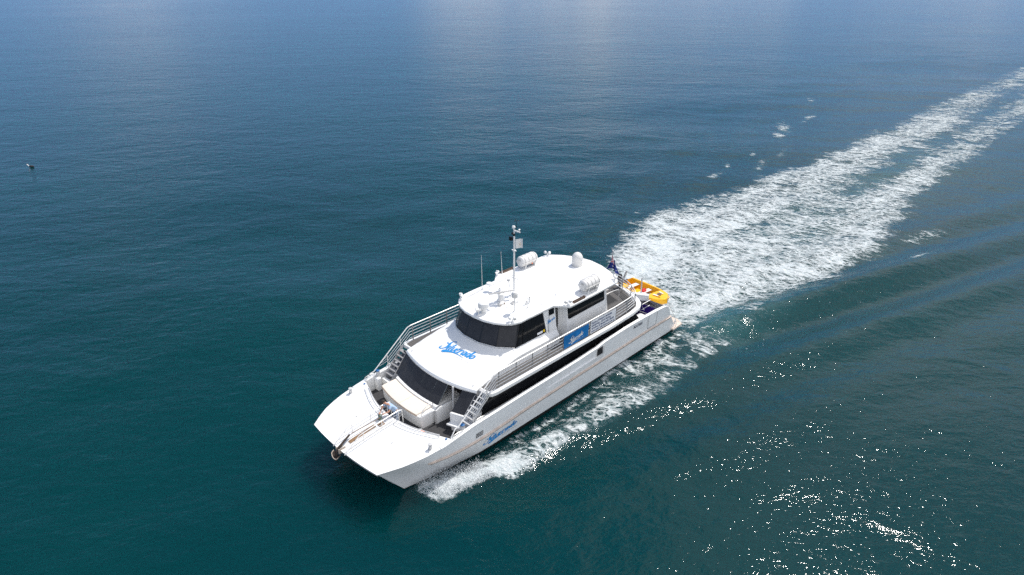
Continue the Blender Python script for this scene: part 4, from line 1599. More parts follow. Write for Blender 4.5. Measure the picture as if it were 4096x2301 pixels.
# open-array radar
o = MB().lathe([(.22, 0), (.22, .06), (.17, .10), (.16, .34), (.20, .38), (.20, .46), (.12, .50)], (1.66, -.02, roofz(0)), (0, 0, 1), 18)
rad = o.build('scanner_radar', M['white'], roof)
o = MB().obox((1.66, -.02, roofz(0) + .56), (-.90, .42, 0), (.42, .90, 0), (0, 0, 1), .74, .085, .065)
o.build('scanner_arm', M['raft'], roof, bevel=.03)
# satellite dome
o = MB().lathe([(.34, 0), (.36, .03), (.355, .45)] + [(.355 * math.cos(a), .45 + .42 * math.sin(a)) for a in np.linspace(.15, math.pi / 2, 9)], (-5.32, -.14, roofz(0)), (0, 0, 1), 28)
o.build('satellite_dome', M['raft'], roof)
# dome on a pole
o = MB().lathe([(.09, 0), (.09, .02), (.03, .035), (.03, .86)], (2.02, 1.42, roofz(1.4)), (0, 0, 1), 12)
o.build('antenna_pole', M['white'], roof)
o = MB().lathe([(.15, 0), (.165, .02), (.165, .19), (.155, .26), (.11, .33), (.001, .35)], (2.02, 1.42, roofz(1.4) + .86), (0, 0, 1), 20)
o.build('pole_dome', M['grey'] if False else M['raft'], roof)
# mushroom antenna
o = MB().lathe([(.02, 0), (.02, .40), (.16, .42), (.19, .47), (.16, .52), (.001, .56)], (1.17, -1.49, roofz(1.5)), (0, 0, 1), 16)
o.build('mushroom_antenna', M['white'], roof)


def whip(x, y, h, tilt=(0, 0), r=.018, tip=None):
    o = MB()
    z = roofz(y)
    o.lathe([(.05, 0), (.05, .03), (.03, .06), (.03, .16)], (x, y, z), (0, 0, 1), 10)
    o.tube([(x, y, z + .1), (x + tilt[0] * h, y + tilt[1] * h, z + h)], [r, r * .45], 6)
    if tip:
        o.lathe([(.03, 0), (.05, .05), (.001, .09)], (x + tilt[0] * h, y + tilt[1] * h, z + h), (0, 0, 1), 10)
    return o.build('whip_antenna', M['white'], roof)


whip(1.26, -2.0, 2.2, (.01, .0))
whip(-1.25, -2.85, 1.45, (-.05, -.12))
whip(1.13, .82, 1.42, (-.02, -.02), tip=1)
whip(1.19, 1.63, 2.0)
whip(-1.18, 1.69, 1.9)
# side hand/gear rails, pipe run, hatches, boxes
for sgn in (1, -1):
    o = MB()
    x0, x1, y = -1.25, -2.25, sgn * 2.94
    z = roofz(2.94)
    o.box(x1, x0, y - .07, y + .07, z - .02, z + .02)
    o.box(x1, x0, y - .07, y - .045, z, z + .11)
    o.box(x1, x0, y + .045, y + .07, z, z + .11)
    o.box(x1 - .02, x1 + .02, y - .07, y + .07, z, z + .14)
    o.build('roof_gutter', M['brown'], roof, smooth=False)
MB().tube([(3.25, -1.78, roofz(1.8) + .02), (1.21, -1.90, roofz(1.9) + .02), (-1.96, -2.12, roofz(2.1) + .02)], .014, 6).build('conduit', M['alu'], roof)
o = MB()
for cx in (.72, .15):
    P = []
    for k in range(16):
        a = 2 * math.pi * k / 16
        P.append((cx + .21 * math.cos(a) * .9 + .03 * math.sin(a), 1.82 - .05 * math.sin(a) + .12 * math.cos(a), roofz(1.82) + .012))
    o.tube(P, .010, 4, closed=True)
o.build('roof_pad_eye', M['alu'], roof)
o = MB().box(1.28, 1.56, .62, .86, roofz(.7) - .01, roofz(.7) + .10)
o.build('roof_vent', M['raft'], roof, bevel=.015)
MB().box(1.33, 1.51, .66, .82, roofz(.7) + .10, roofz(.7) + .112).build('roof_vent_grille', M['grey'], roof, smooth=False)
o = MB().box(1.80, 2.22, .26, .48, roofz(.4) - .01, roofz(.4) + .13)
o.build('junction_box', M['raft'], roof, bevel=.01)
MB().box(1.84, 1.90, .485, .492, roofz(.4) + .02, roofz(.4) + .11).build('rust_mark', M['rust'], roof, smooth=False)
MB().box(2.14, 2.19, .485, .492, roofz(.4) + .0, roofz(.4) + .12).build('rust_mark', M['rust'], roof, smooth=False)
o = MB()
for x, y, h in ((.95, -.85, .28), (.95, 1.30, .16), (.70, 1.32, .34), (1.02, -.62, .2)):
    o.box(x - .05, x + .05, y - .035, y + .035, roofz(y), roofz(y) + h)
    o.box(x - .06, x + .16, y - .04, y + .04, roofz(y) + h - .03, roofz(y) + h)
o.build('roof_bracket', M['white'], roof, smooth=False)

# mast
MX, MY, MZ = .50, -.10, roofz(0)
o = MB()
o.lathe([(.12, 0), (.12, .03), (.060, .05), (.055, 1.6), (.05, 3.55), (.04, 3.6), (.04, 3.95)], (MX, MY, MZ), (0, 0, 1), 14)
mast = o.build('mast', M['white'], roof)
o = MB()
for z in (1.0, 2.7):
    o.lathe([(.09, 0), (.09, .06)], (MX, MY, MZ + z), (0, 0, 1), 12)
    o.box(MX - .03, MX + .03, MY - .17, MY + .17, MZ + z + .01, MZ + z + .05)
o.build('mast_collar', M['white'], roof)
o = MB()
o.lathe([(.03, 0), (.03, .08), (.10, .12), (.11, .17), (.07, .24), (.001, .26)], (MX - .02, MY - .06, MZ + 3.95), (0, 0, 1), 14)
o.obox((MX - .02, MY + .20, MZ + 3.93), (0, 1, 0), (1, 0, 0), (0, 0, 1), .24, .035, .03)
o.lathe([(.02, 0), (.02, .08), (.06, .11), (.06, .15), (.001, .19)], (MX - .02, MY + .38, MZ + 3.94), (0, 0, 1), 12)
o.build('masthead_antenna', M['white'], roof)
o = MB()
o.cyl((MX - .02, MY + .14, MZ + 3.95), (MX - .02, MY + .14, MZ + 4.55), .018, 6)
for a in (0, 120, 240):
    c = Vector((MX - .02 + .12 * math.cos(R(a)), MY + .14 + .12 * math.sin(R(a)), MZ + 4.55))
    o.cyl((MX - .02, MY + .14, MZ + 4.55), c, .008, 5)
    o.ball(c, .032, 8)
o.build('anemometer', M['black'], roof)
o = MB()
o.lathe([(.07, 0), (.08, .03), (.08, .10), (.05, .13)], (MX, MY - .10, MZ + 3.68), (0, 0, 1), 10)
o.lathe([(.06, 0), (.06, .14)], (MX, MY, MZ + 3.62), (0, 0, 1), 10)
o.obox((MX + .05, MY - .20, MZ + 3.42), (0, 1, 0), (1, 0, 0), (0, 0, 1), .09, .07, .11)
o.cyl((MX, MY, MZ + 3.45), (MX + .05, MY - .2, MZ + 3.45), .02, 6)
o.build('mast_lamps', M['black'], roof)
o = MB().cyl((.80, -.02, MZ), (.86, -.20, MZ + .92), .018, 6)
o.cyl((.80, -.02, MZ + .03), (1.02, .10, MZ + .02), .03, 6)
o.box(.80, .92, -.26, -.14, MZ + .90, MZ + 1.02)
o.build('mast_camera', M['alu'], roof)

# ------------------------------------------------------------------ after deck and stern
ap = MB()
ap.box(-12.75, -10.35, -2.1, 2.15, 1.18, 1.34)
ap.build('tender_platform', M['alu'], boat, bevel=.03)
bd = MB()
for x in (-11.35, -12.35):
    bd.box(x - .10, x + .10, -1.2, 1.9, 1.34, 1.62)
bd.build('tender_chock', M['brown'], boat, smooth=False)
for sgn in (1, -1):
    sw = MB()
    sw.prism([(-11.6, sgn * 1.75), (-13.05, sgn * 1.85), (-13.1, sgn * 3.1), (-12.75, sgn * 3.66), (-11.6, sgn * 3.70)][::1], .25, .38)
    swp = sw.build('swim_platform', M['rub'], boat, bevel=.02)
    MB().lathe([(.09, 0), (.07, .03), (.07, .24), (.09, .27)], (-12.35, sgn * 3.3, .38), (0, 0, 1), 12).build('platform_bollard', M['alu'], swp)
    MB().tube(smooth_path([(-10.45, sgn * 3.62, 2.45), (-10.7, sgn * 3.62, 2.60), (-11.2, sgn * 3.62, 1.95), (-11.95, sgn * 3.62, .85), (-12.0, sgn * 3.62, .38)], 4), .022, 6).build('stern_handrail', M['steel'], boat)
    MB().cyl((-10.25, sgn * 3.78, 2.2), (-10.25, sgn * 3.78, 3.62), .022, 8).build('stern_pole', M['steel'], boat)
    MB().lathe([(.12, 0), (.12, .30), (.15, .31), (.15, .35)], (-10.6, sgn * 2.75, 1.75), (0, 0, 1), 14).build('stern_mooring_post', M['alu'], boat)
    MB().box(-11.0, -10.36, sgn * 2.9 - .72, sgn * 2.9 + .72, 1.15, 1.70).build('quarter_block', M['gelcoat'], boat, bevel=.04)
# davit: housing, arm, jib
dv = MB()
dv.loft([[(-9.1, 1.55, 2.95), (-9.1, 2.05, 2.95), (-9.1, 2.05, 3.42), (-9.1, 1.55, 3.42)], [(-10.2, 1.60, 2.55), (-10.2, 2.30, 2.55), (-10.2, 2.30, 3.02), (-10.2, 1.60, 3.02)], [(-10.45, 1.75, 2.55), (-10.45, 2.20, 2.55), (-10.45, 2.20, 2.98), (-10.45, 1.75, 2.98)]])
dv.box(-10.62, -10.40, 1.55, 1.75, 1.3, 2.6)
davit = dv.build('davit', M['white'], boat, bevel=.04, angle=40)
MB().cyl((-10.1, 1.75, 3.0), (-10.15, 1.70, 4.15), .045, 10).build('davit_post', M['alu'], davit)
MB().tube([(-9.15, .66, 3.5), (-9.2, .80, 4.0), (-9.3, 1.0, 4.75)], [.10, .085, .06], 10).build('davit_arm', M['alu'], davit)
MB().tube([(-10.45, 1.6, 2.5), (-10.5, 2.2, 2.5), (-10.45, 2.3, 2.3)], .05, 8).build('davit_winch', M['anchor'], davit)
for z in (2.35, 2.75):
    MB().tube([(-9.2, 2.5, z), (-10.15, 2.5, z + .0)], .022, 6).build('stern_rail', M['steel'], boat)
MB().tube(smooth_path([(-9.5, 2.5, 2.2), (-10.35, 1.7, 2.2), (-10.45, 2.6, 2.2), (-10.3, 2.9, 2.15)], 4), .02, 6).build('stern_rail', M['steel'], boat)
# guard round the stair well on the upper deck
sw_ = MB()
sw_.tube(smooth_path([(-5.6, .9, 3.62), (-5.6, .9, 4.42), (-7.2, 1.05, 4.45), (-7.45, 1.06, 4.2), (-7.45, 1.06, 3.62)], 4), .022, 6)
sw_.tube(smooth_path([(-5.5, 1.9, 3.62), (-5.5, 1.9, 4.42), (-6.9, 1.95, 4.45), (-7.15, 1.96, 4.2), (-7.15, 1.96, 3.62)], 4), .022, 6)
sw_.tube([(-5.6, .9, 4.05), (-7.4, 1.05, 4.05)], .014, 6)
sw_.build('stairwell_rail', M['steel'], boat)
MB().prism([(-5.6, .95), (-7.4, 1.1), (-7.1, 1.9), (-5.6, 1.85)], 3.616, 3.62).build('roof_shadow_patch', M['dark'], boat, smooth=False)  # dark patch laid on the planking for the shadow of the roof

# ------------------------------------------------------------------ THINGS CARRIED ON THE BOAT
def life_raft(label, y):
    t = thing('life_raft', label, 'life raft', 'life raft canisters on the roof', (-3.18, y, roofz(y)))
    c = MB()
    prof = [(.02, -.72), (.20, -.71), (.30, -.67), (.345, -.60), (.36, -.50)]
    prof += [(.36, .50), (.345, .60), (.30, .67), (.20, .71), (.02, .72)]
    c.lathe(prof, (0, 0, .47), (1, 0, 0), 28)
    c.build('canister', M['raft'], t, angle=50)
    for x in (-.50, -.17, .17, .50):
        P = [(x, .366 * math.cos(a), .47 + .366 * math.sin(a)) for a in np.linspace(0, 2 * math.pi, 25)[:-1]]
        MB().tube(P, .017, 4, closed=True).build('strap', M['band'], t)
    MB().tube([(.70, .20, .44), (.66, .34, .44), (.5, .385, .44), (-.5, .385, .44), (-.66, .34, .44), (-.70, .20, .44)], .02, 6).build('seam', M['raft'], t)
    MB().tube([(.70, -.20, .44), (.66, -.34, .44), (.5, -.385, .44), (-.5, -.385, .44), (-.66, -.34, .44), (-.70, -.20, .44)], .02, 6).build('seam', M['raft'], t)
    k = MB()
    for x in (-.45, .45):
        k.box(x - .05, x + .05, -.30, .30, .0, .03)
        for s in (-1, 1):
            k.plate([(x - .04, s * .26, 0), (x + .04, s * .26, 0), (x + .04, s * .33, .30), (x - .04, s * .33, .30)], .03)
        k.box(x - .04, x + .04, -.26, .26, .03, .12)
    k.box(-.55, .55, .28, .31, .02, .06)
    k.box(-.55, .55, -.31, -.28, .02, .06)
    k.build('cradle', M['white'], t, smooth=False)
    MB().plate([(.725, .12, .58), (.725, -.06, .58), (.725, -.06, .66), (.725, .12, .66)], .006).build('end_label', M['band'], t, smooth=False)
    return t


life_raft('white life raft canister on the near roof edge above the dark cabin window', 2.55)
lr = life_raft('white life raft canister on the far roof edge, seen behind the mast against the water', -2.52)
MB().ball((-.05, .40, .30), .045, 8).build('painter', M['orange'], lr)

# yellow tender
tn = thing('tender', 'open yellow fibreglass dinghy stowed crosswise on the stern platform', 'dinghy', None, (-12.05, .85, 1.60))
tn.rotation_euler = (0, 0, R(82))      # bow to port
LB = 4.1
secs = []
XS = -LB / 2 + LB * np.sin(np.linspace(0, math.pi / 2, 30))


def tsec(x, k=1.0):
    t = (x + LB / 2) / LB
    b = .90 * (1 - max(0, (t - .40) / .60) ** 2.7) ** .56 * (0.93 + .07 * min(1, t / .3))
    zk = .02 + .42 * max(0, (t - .70) / .30) ** 2.2
    zg = .70 + .10 * t ** 2
    return max(b, .02), zk, zg


th = MB()
outer, innr = [], []
for x in XS:
    b, zk, zg = tsec(x)
    sec = [(x, -b - .05, zg), (x, -b - .05, zg - .07), (x, -b, zg - .09), (x, -b * .92, zk + .30 * (zg - zk) + .1), (x, -b * .62, zk + .06), (x, 0, zk)]
    sec += [(p[0], -p[1], p[2]) for p in sec[::-1][1:]]
    outer.append(sec)
th.loft(outer, wrap=False, cap=False)
th.add(outer[0], [tuple(range(len(outer[0])))])
th.add(outer[-1], [tuple(range(len(outer[-1])))])
hullt = th.build('hull', M['yellow'], tn, angle=40)
ti_ = MB()
rows = []
for x in XS:
    b, zk, zg = tsec(x)
    bi = max(b - .07, .01)
    r = [(x, -b - .05, zg + .001), (x, -bi, zg + .001)]
    if x < .72:
        fl = zk + .20
        r += [(x, -bi * .90, fl + .10), (x, -bi * .80, fl), (x, 0, fl)]
    else:
        r += [(x, -bi * .66, zg + .03), (x, -bi * .33, zg + .045), (x, 0, zg + .05)]
    r += [(p[0], -p[1], p[2]) for p in r[::-1][1:]]
    rows.append(r)
ti_.loft(rows, wrap=False, cap=False)
ti_.build('liner', M['yellow'], tn, angle=40)
b, zk, zg = tsec(-.2)
MB().box(-.35, .02, -.74, .74, .46, .50).build('thwart', M['white'], tn, bevel=.01)
MB().box(-1.55, -1.2, -.74, .74, .46, .50).build('thwart', M['white'], tn, bevel=.01)
MB().box(-.15, .80, -.05, .55, .24, .30).build('floor_board', M['grey'], tn, smooth=False)
MB().obox((1.28, 0, .86), (1, .5, 0), (-.5, 1, 0), (0, 0, 1), .15, .13, .012).build('deck_hatch', M['brown'], tn, smooth=False)
P = [(1.55 + .10 * math.cos(a), -.32 + .06 * math.sin(a), .83) for a in np.linspace(0, 6.28, 13)[:-1]]
MB().tube(P, .012, 4, closed=True).build('deck_ring', M['brown'], tn)
for s in (-1, 1):
    MB().plate([(1.02, s * .40, .845), (1.42, s * .32, .855), (1.40, s * .20, .865), (1.02, s * .24, .862)][::s], .006).build('nonskid_patch', M['cream'], tn, smooth=False)
MB().box(-2.10, -2.04, -.3, .3, .35, .74).build('transom_board', M['brown'], tn, smooth=False)

jc = MB().box(-12.30, -11.95, .55, .80, 1.92, 2.24)
jc.tube([(-12.05, .62, 2.24), (-12.08, .64, 2.34), (-12.20, .71, 2.34), (-12.22, .73, 2.24)], .025, 6)
tag(jc.build('jerry_can', M['red'], None, bevel=.04), 'small bright red fuel can lying inside the yellow dinghy', 'fuel can')
# black outboard hung on the after rail
ob = thing('outboard_motor', 'black outboard motor clamped upright on the stern guard rail', 'outboard motor', None, (-8.88, .78, 3.6))
MB().lathe([(.02, .98), (.10, .96), (.15, .86), (.16, .72), (.13, .62)], (0, 0, 0), (0, 0, 1), 16).build('cowling', M['black'], ob)
MB().loft([[(-.10, -.08, .64), (.10, -.08, .64), (.10, .08, .64), (-.10, .08, .64)], [(-.06, -.05, .02), (.06, -.05, .02), (.06, .05, .02), (-.06, .05, .02)]]).build('leg', M['black'], ob, bevel=.02)
MB().box(.05, .16, -.12, .12, .40, .66).build('clamp', M['grey'], ob)
# yellow tub and bundle at the dinghy's stern
tb = MB().loft([[(-11.0, -.62, 2.25), (-10.45, -.62, 2.25), (-10.45, .02, 2.25), (-11.0, .02, 2.25)], [(-11.08, -.68, 2.75), (-10.38, -.68, 2.75), (-10.38, .08, 2.75), (-11.08, .08, 2.75)]])
tb.box(-11.1, -10.36, -.70, .10, 2.72, 2.76)
tb.box(-10.9, -10.5, -.5, -.1, 1.34, 2.3)
tag(tb.build('storage_tub', M['yellow'], None, bevel=.02), 'pale yellow tub standing behind the stern guard rail beside the dinghy', 'tub')
rp = MB()
for k in range(5):
    P = [(-10.35 + .05 * k + (.20 - .02 * k) * math.cos(a), .75 + .16 * k + (.16) * math.sin(a), 2.42 + .035 * (k % 3) + .03 * math.sin(3 * a)) for a in np.linspace(0, 6.28, 17)[:-1]]
    rp.tube(P, .035, 6, closed=True)
rp.box(-10.6, -10.1, .6, 1.5, 1.34, 2.38)
tag(rp.build('rope_coil', M['brown'], None), 'brown heap of coiled rope behind the curved stern rail', 'rope')
# purple tub in the after cockpit
pb = MB()
z0, z1 = 1.5, 2.2
o_ = [(-10.28, 1.75), (-9.2, 1.75), (-9.2, 2.98), (-10.28, 2.98)]
i0 = [(-10.23, 1.80), (-9.25, 1.80), (-9.25, 2.93), (-10.23, 2.93)]
i1 = [(-10.12, 1.92), (-9.36, 1.92), (-9.36, 2.81), (-10.12, 2.81)]
pb.loft([[(x, y, z0) for x, y in i1], [(x, y, z1) for x, y in o_], [(x, y, z1) for x, y in i0], [(x, y, z0 + .06) for x, y in i1]])
pbo = pb.build('fish_bin', M['purple'], None, bevel=.02, angle=40)
tag(pbo, 'large open purple plastic bin in the after cockpit by the port bulwark', 'bin')
MB().tube([(x, y, z1 + .01) for x, y in o_], .022, 6, closed=True).build('rim', M['alu'], pbo)
cb_ = MB().box(-9.12, -8.45, 2.45, 3.10, 1.5, 2.02)
ice = cb_.build('cool_box', M['white'], None, bevel=.03)
tag(ice, 'white lidded cool box standing just forward of the purple bin', 'cool box')
MB().box(-9.14, -8.43, 2.43, 3.12, 2.03, 2.12).build('lid', M['white'], ice, bevel=.03)
fl = MB().ball((8.98, 1.55, 1.63), .12, 14)
fo = fl.build('float', M['orange'], None)
tag(fo, 'small orange float lying on the forward cockpit floor', 'float')
rr = MB()
for k in range(7):
    P = [(9.16 + random.uniform(-.16, .16) + .20 * math.cos(a), 1.30 + random.uniform(-.15, .15) + .18 * math.sin(a), 1.53 + .02 * k) for a in np.linspace(0, 6.28, 13)[:-1]]
    rr.tube(P, .016, 5, closed=True)
tag(rr.build('line', M['white'], None), 'loose white line heaped on the cockpit floor beside the orange float', 'rope')

# banners on the guard rail
def cloth(u0, u1, z0, z1, y, amp, seed, n=28, m=12):
    rows = []
    for j in range(m + 1):
        v = j / m
        r = []
        for i in range(n + 1):
            u = i / n
            x = u0 + (u1 - u0) * u
            r.append((x, y + amp * (math.sin(9 * u + 5 * v + seed) + .6 * math.sin(17 * u - 7 * v + seed * 2)) * (.4 + .6 * math.sin(math.pi * v)), z0 + (z1 - z0) * v))
        rows.append(r)
    return rows


def cloth_y(x, z, u0, u1, z0, z1, y, amp, seed):
    u, v = (x - u0) / (u1 - u0), (z - z0) / (z1 - z0)
    v = min(1, max(0, v))
    return y + amp * (math.sin(9 * u + 5 * v + seed) + .6 * math.sin(17 * u - 7 * v + seed * 2)) * (.4 + .6 * math.sin(math.pi * v))


BA = (.28, -1.94, 3.74, 4.56, 3.612, .010, 1.0)
mb = MB().grid(cloth(*BA))
mb.grid([[(x, y - .012, z) for x, y, z in r] for r in cloth(*BA)])
b1 = mb.build('banner', M['bannerblue'], None, fix=False)
tag(b1, 'blue banner with a white script name, tied to the port guard rail', 'banner', 'banners on the port guard rail')


def map_b1(u, v, off=0.0):
    x = -.18 - u * .118
    z = 3.93 + v * .112 + u * .011
    return (x, cloth_y(x, z, *BA) + .008 + off, z)


script_logo(map_b1, 'lettering', M['white'], b1, 'CHARTERS', M['white'])
BB = (-2.14, -4.58, 3.76, 4.58, 3.605, .006, 2.0)
mb = MB().grid(cloth(*BB))
mb.grid([[(x, y - .012, z) for x, y, z in r] for r in cloth(*BB)])
b2 = mb.build('banner', M['banner'], None, fix=False)
tag(b2, 'white banner with four lines of dark text, tied to the port guard rail further aft', 'banner', 'banners on the port guard rail')
lines = ['Explore Western Australia', 'Kimberley - Dirk Hartog', 'Abrolhos & Monte Bello Islands', 'www.silveradocharters.com.au']
widths = [1.95, 1.85, 2.20, 2.25]
mt = MB()
for k, (s_, wd) in enumerate(zip(lines, widths)):
    vs, fs = text_polys(s_, .19, 1.0, .003)
    w0 = max(p[0] for p in vs)
    out = []
    for p in vs:
        x = -2.22 - p[0] / w0 * wd
        z = 4.37 - .185 * k + p[1] * 1.0
        out.append((x, cloth_y(x, z, *BB) + .008, z))
    mt.add(out, fs)
mt.build('lettering', M['letterblue'], b2, smooth=False, fix=False)

# ensign on a raked staff at the stern
en = thing('ensign', 'dark blue ensign with red-and-white canton and stars on the stern staff', 'flag', None, (-8.60, 0.0, 3.6))
MB().tube([(0, 0, 0), (-.28, .05, 2.42)], .02, 8).build('staff', M['alu'], en)
MB().ball((-.285, .05, 2.44), .05, 10).build('truck', M['white'], en)


def ens(u, v, off=0):
    """u along the hoist-down fold 0..1, v down the staff: a limp flag hanging beside its staff"""
    hx, hz = -.255 + .10 * v, 2.12 - .85 * v
    fold = .10 * math.sin(u * 9 + v * 2) * (.3 + .7 * v)
    x = hx - .10 * u + fold
    y = .05 + .62 * u * (.35 + .65 * v) + .04 * math.sin(u * 13)
    z = hz - .62 * u * (1.0 - .25 * v)
    return (x + off, y, z)


def ens2(u, v, off=0):
    p = ens(u * .55, v)
    return (p[0] - .05, .05 - (p[1] - .05) * 1.0, p[2])


mb = MB().grid([[ens(u, v) for u in np.linspace(0, 1, 22)] for v in np.linspace(0, 1, 12)])
mb.grid([[ens2(u, v) for u in np.linspace(0, 1, 16)] for v in np.linspace(.25, 1, 10)])
ecl = mb.build('cloth', M['flagblue'], en, fix=False, weld=False)


def band(uv, wd, off):
    m = MB()
    (u0, v0), (u1, v1) = uv
    d = math.hypot(u1 - u0, v1 - v0)
    nx, ny = -(v1 - v0) / d * wd / 2, (u1 - u0) / d * wd / 2
    for sg in (1, -1):
        m.grid([[ens(u0 + (u1 - u0) * t + nx * k, v0 + (v1 - v0) * t + ny * k, sg * off) for t in np.linspace(0, 1, 10)] for k in (-1, 1)])
    return m


mw, mr = MB(), MB()
for uv in (((0, 0), (.45, .5)), ((0, .5), (.45, 0)), ((.225, 0), (.225, .5)), ((0, .25), (.45, .25))):
    k = band(uv, .13, .010)
    mw.add(k.v, k.f)
for uv in (((.225, 0), (.225, .5)), ((0, .25), (.45, .25)), ((0, 0), (.45, .5)), ((0, .5), (.45, 0))):
    k = band(uv, .06, .016)
    mr.add(k.v, k.f)
mw.build('canton_white', M['flagwhite'], ecl, fix=False, weld=False)
mr.build('canton_red', M['flagred'], ecl, fix=False, weld=False)
stars = MB()
for (u0, v0, rr_) in ((.22, .76, .085), (.60, .52, .05), (.62, .88, .055), (.80, .45, .05), (.90, .62, .05)):
    for sg in (1, -1):
        P = [ens(u0 + rr_ * (1 if k % 2 == 0 else .5) * math.cos(2 * math.pi * k / 14), v0 + rr_ * (1 if k % 2 == 0 else .5) * math.sin(2 * math.pi * k / 14), sg * .012) for k in range(14)]
        c = ens(u0, v0, sg * .012)
        stars.add([c] + P, [(0, 1 + k, 1 + (k + 1) % 14) for k in range(14)])
stars.build('stars', M['flagwhite'], ecl, fix=False, weld=False)

# small white flag on the mast
def sfl(u, v):
    return (MX - .02 + .04 * math.sin(8 * u) - .22 * u, MY + .07 + .40 * u, MZ + 3.42 - .55 * v + .10 * u)


mb = MB().grid([[sfl(u, v) for u in np.linspace(0, 1, 14)] for v in np.linspace(0, 1, 8)])
mb.grid([[tuple(Vector(sfl(u, v)) + Vector((.01, .01, 0))) for u in np.linspace(0, 1, 14)] for v in np.linspace(0, 1, 8)])
fo = mb.build('house_flag', M['flagwhite'], None, fix=False, weld=False)
tag(fo, 'small white flag with a faint emblem flying near the top of the mast', 'flag')
e = MB()
for k in range(12):
    a = 2 * math.pi * k / 12
    e.v.append(tuple(Vector(sfl(.58 + .17 * math.cos(a), .60 + .2 * math.sin(a))) + Vector((.016, .016, 0))))
e.f.append(list(range(12)))
e.build('emblem', M['cream'], fo, fix=False, weld=False, smooth=False)

# anchor hanging in the bow roller
an = thing('anchor', 'rusty brown anchor hung in the bow roller with its chain led aft', 'anchor', None, (12.9, -.05, 1.7))
MB().loft([[(-.80, -.30, .47), (-.80, -.20, .47), (-.80, -.20, .54), (-.80, -.30, .54)], [(.0, -.06, .27), (.0, .06, .27), (.0, .06, .35), (.0, -.06, .35)], [(.14, -.05, .08), (.14, .06, .08), (.20, .06, .14), (.20, -.05, .14)], [(.16, -.05, -.18), (.16, .06, -.18), (.23, .06, -.14), (.23, -.05, -.14)]]).build('shank', M['anchor'], an, bevel=.012)
MB().plate([(.10, -.30, .04), (.30, -.34, -.02), (.34, -.05, -.26), (.30, .06, -.30), (.30, .16, -.22), (.26, .30, .02), (.10, .26, .06), (.08, 0, -.16)], .05).build('fluke', M['anchor'], an, bevel=.01)
MB().tube(smooth_path([(.16, -.26, .10), (.34, -.16, .06), (.40, .02, -.08), (.34, .20, -.12), (.22, .26, -.02)], 5), .022, 8).build('roll_bar', M['tan_metal'], an)
ch = MB()
P0, P1 = Vector((-.84, -.26, .52)), Vector((-2.55, -.10, .68))
for k in range(26):
    c = P0.lerp(P1, (k + .5) / 26)
    d = (P1 - P0).normalized()
    sd = Vector((0, 1, 0)) if k % 2 else Vector((0, 0, 1))
    P = [c + d * .048 * math.cos(a) + sd * .022 * math.sin(a) for a in np.linspace(0, 6.28, 9)[:-1]]
    ch.tube(P, .010, 4, closed=True)
ch.build('chain', M['rust'], an)
MB().lathe([(.03, -.05), (.05, 0), (.03, .05)], (-.84, -.25, .52), (1, 0, 0), 10).build('shackle', M['steel'], an)


# ------------------------------------------------------------------ the deckhand
def skinned(name, verts, edges, radii, mat, parent, sub=2):
    me = bpy.data.meshes.new(name)
    me.from_pydata([tuple(v) for v in verts], edges, [])
    o = bpy.data.objects.new(name, me)
    COL.objects.link(o)
    if parent:
        o.parent = parent
    sk = o.modifiers.new('skin', 'SKIN')
    sk.use_smooth_shade = True
    if not me.skin_vertices:
        me.skin_vertices.new()
    for i, r in enumerate(radii):
        rr = r if isinstance(r, tuple) else (r, r)
        me.skin_vertices[0].data[i].radius = rr
        me.skin_vertices[0].data[i].use_root = (i == 0)
    ss = o.modifiers.new('sub', 'SUBSURF')
    ss.levels = sub
    ss.render_levels = sub
    me.materials.append(mat)
    return o


pr = thing('person', 'dark-haired person in a pale blue shirt and washed jeans bending over the anchor windlass', 'person', None, (9.40, .00, 1.5))
J = {}
order, edges, rad = [], [], []


def jn(name, p, r, par=None):
    J[name] = len(order)
    order.append(Vector(p))
    rad.append(r)
    if par is not None:
        edges.append((J[par], J[name]))


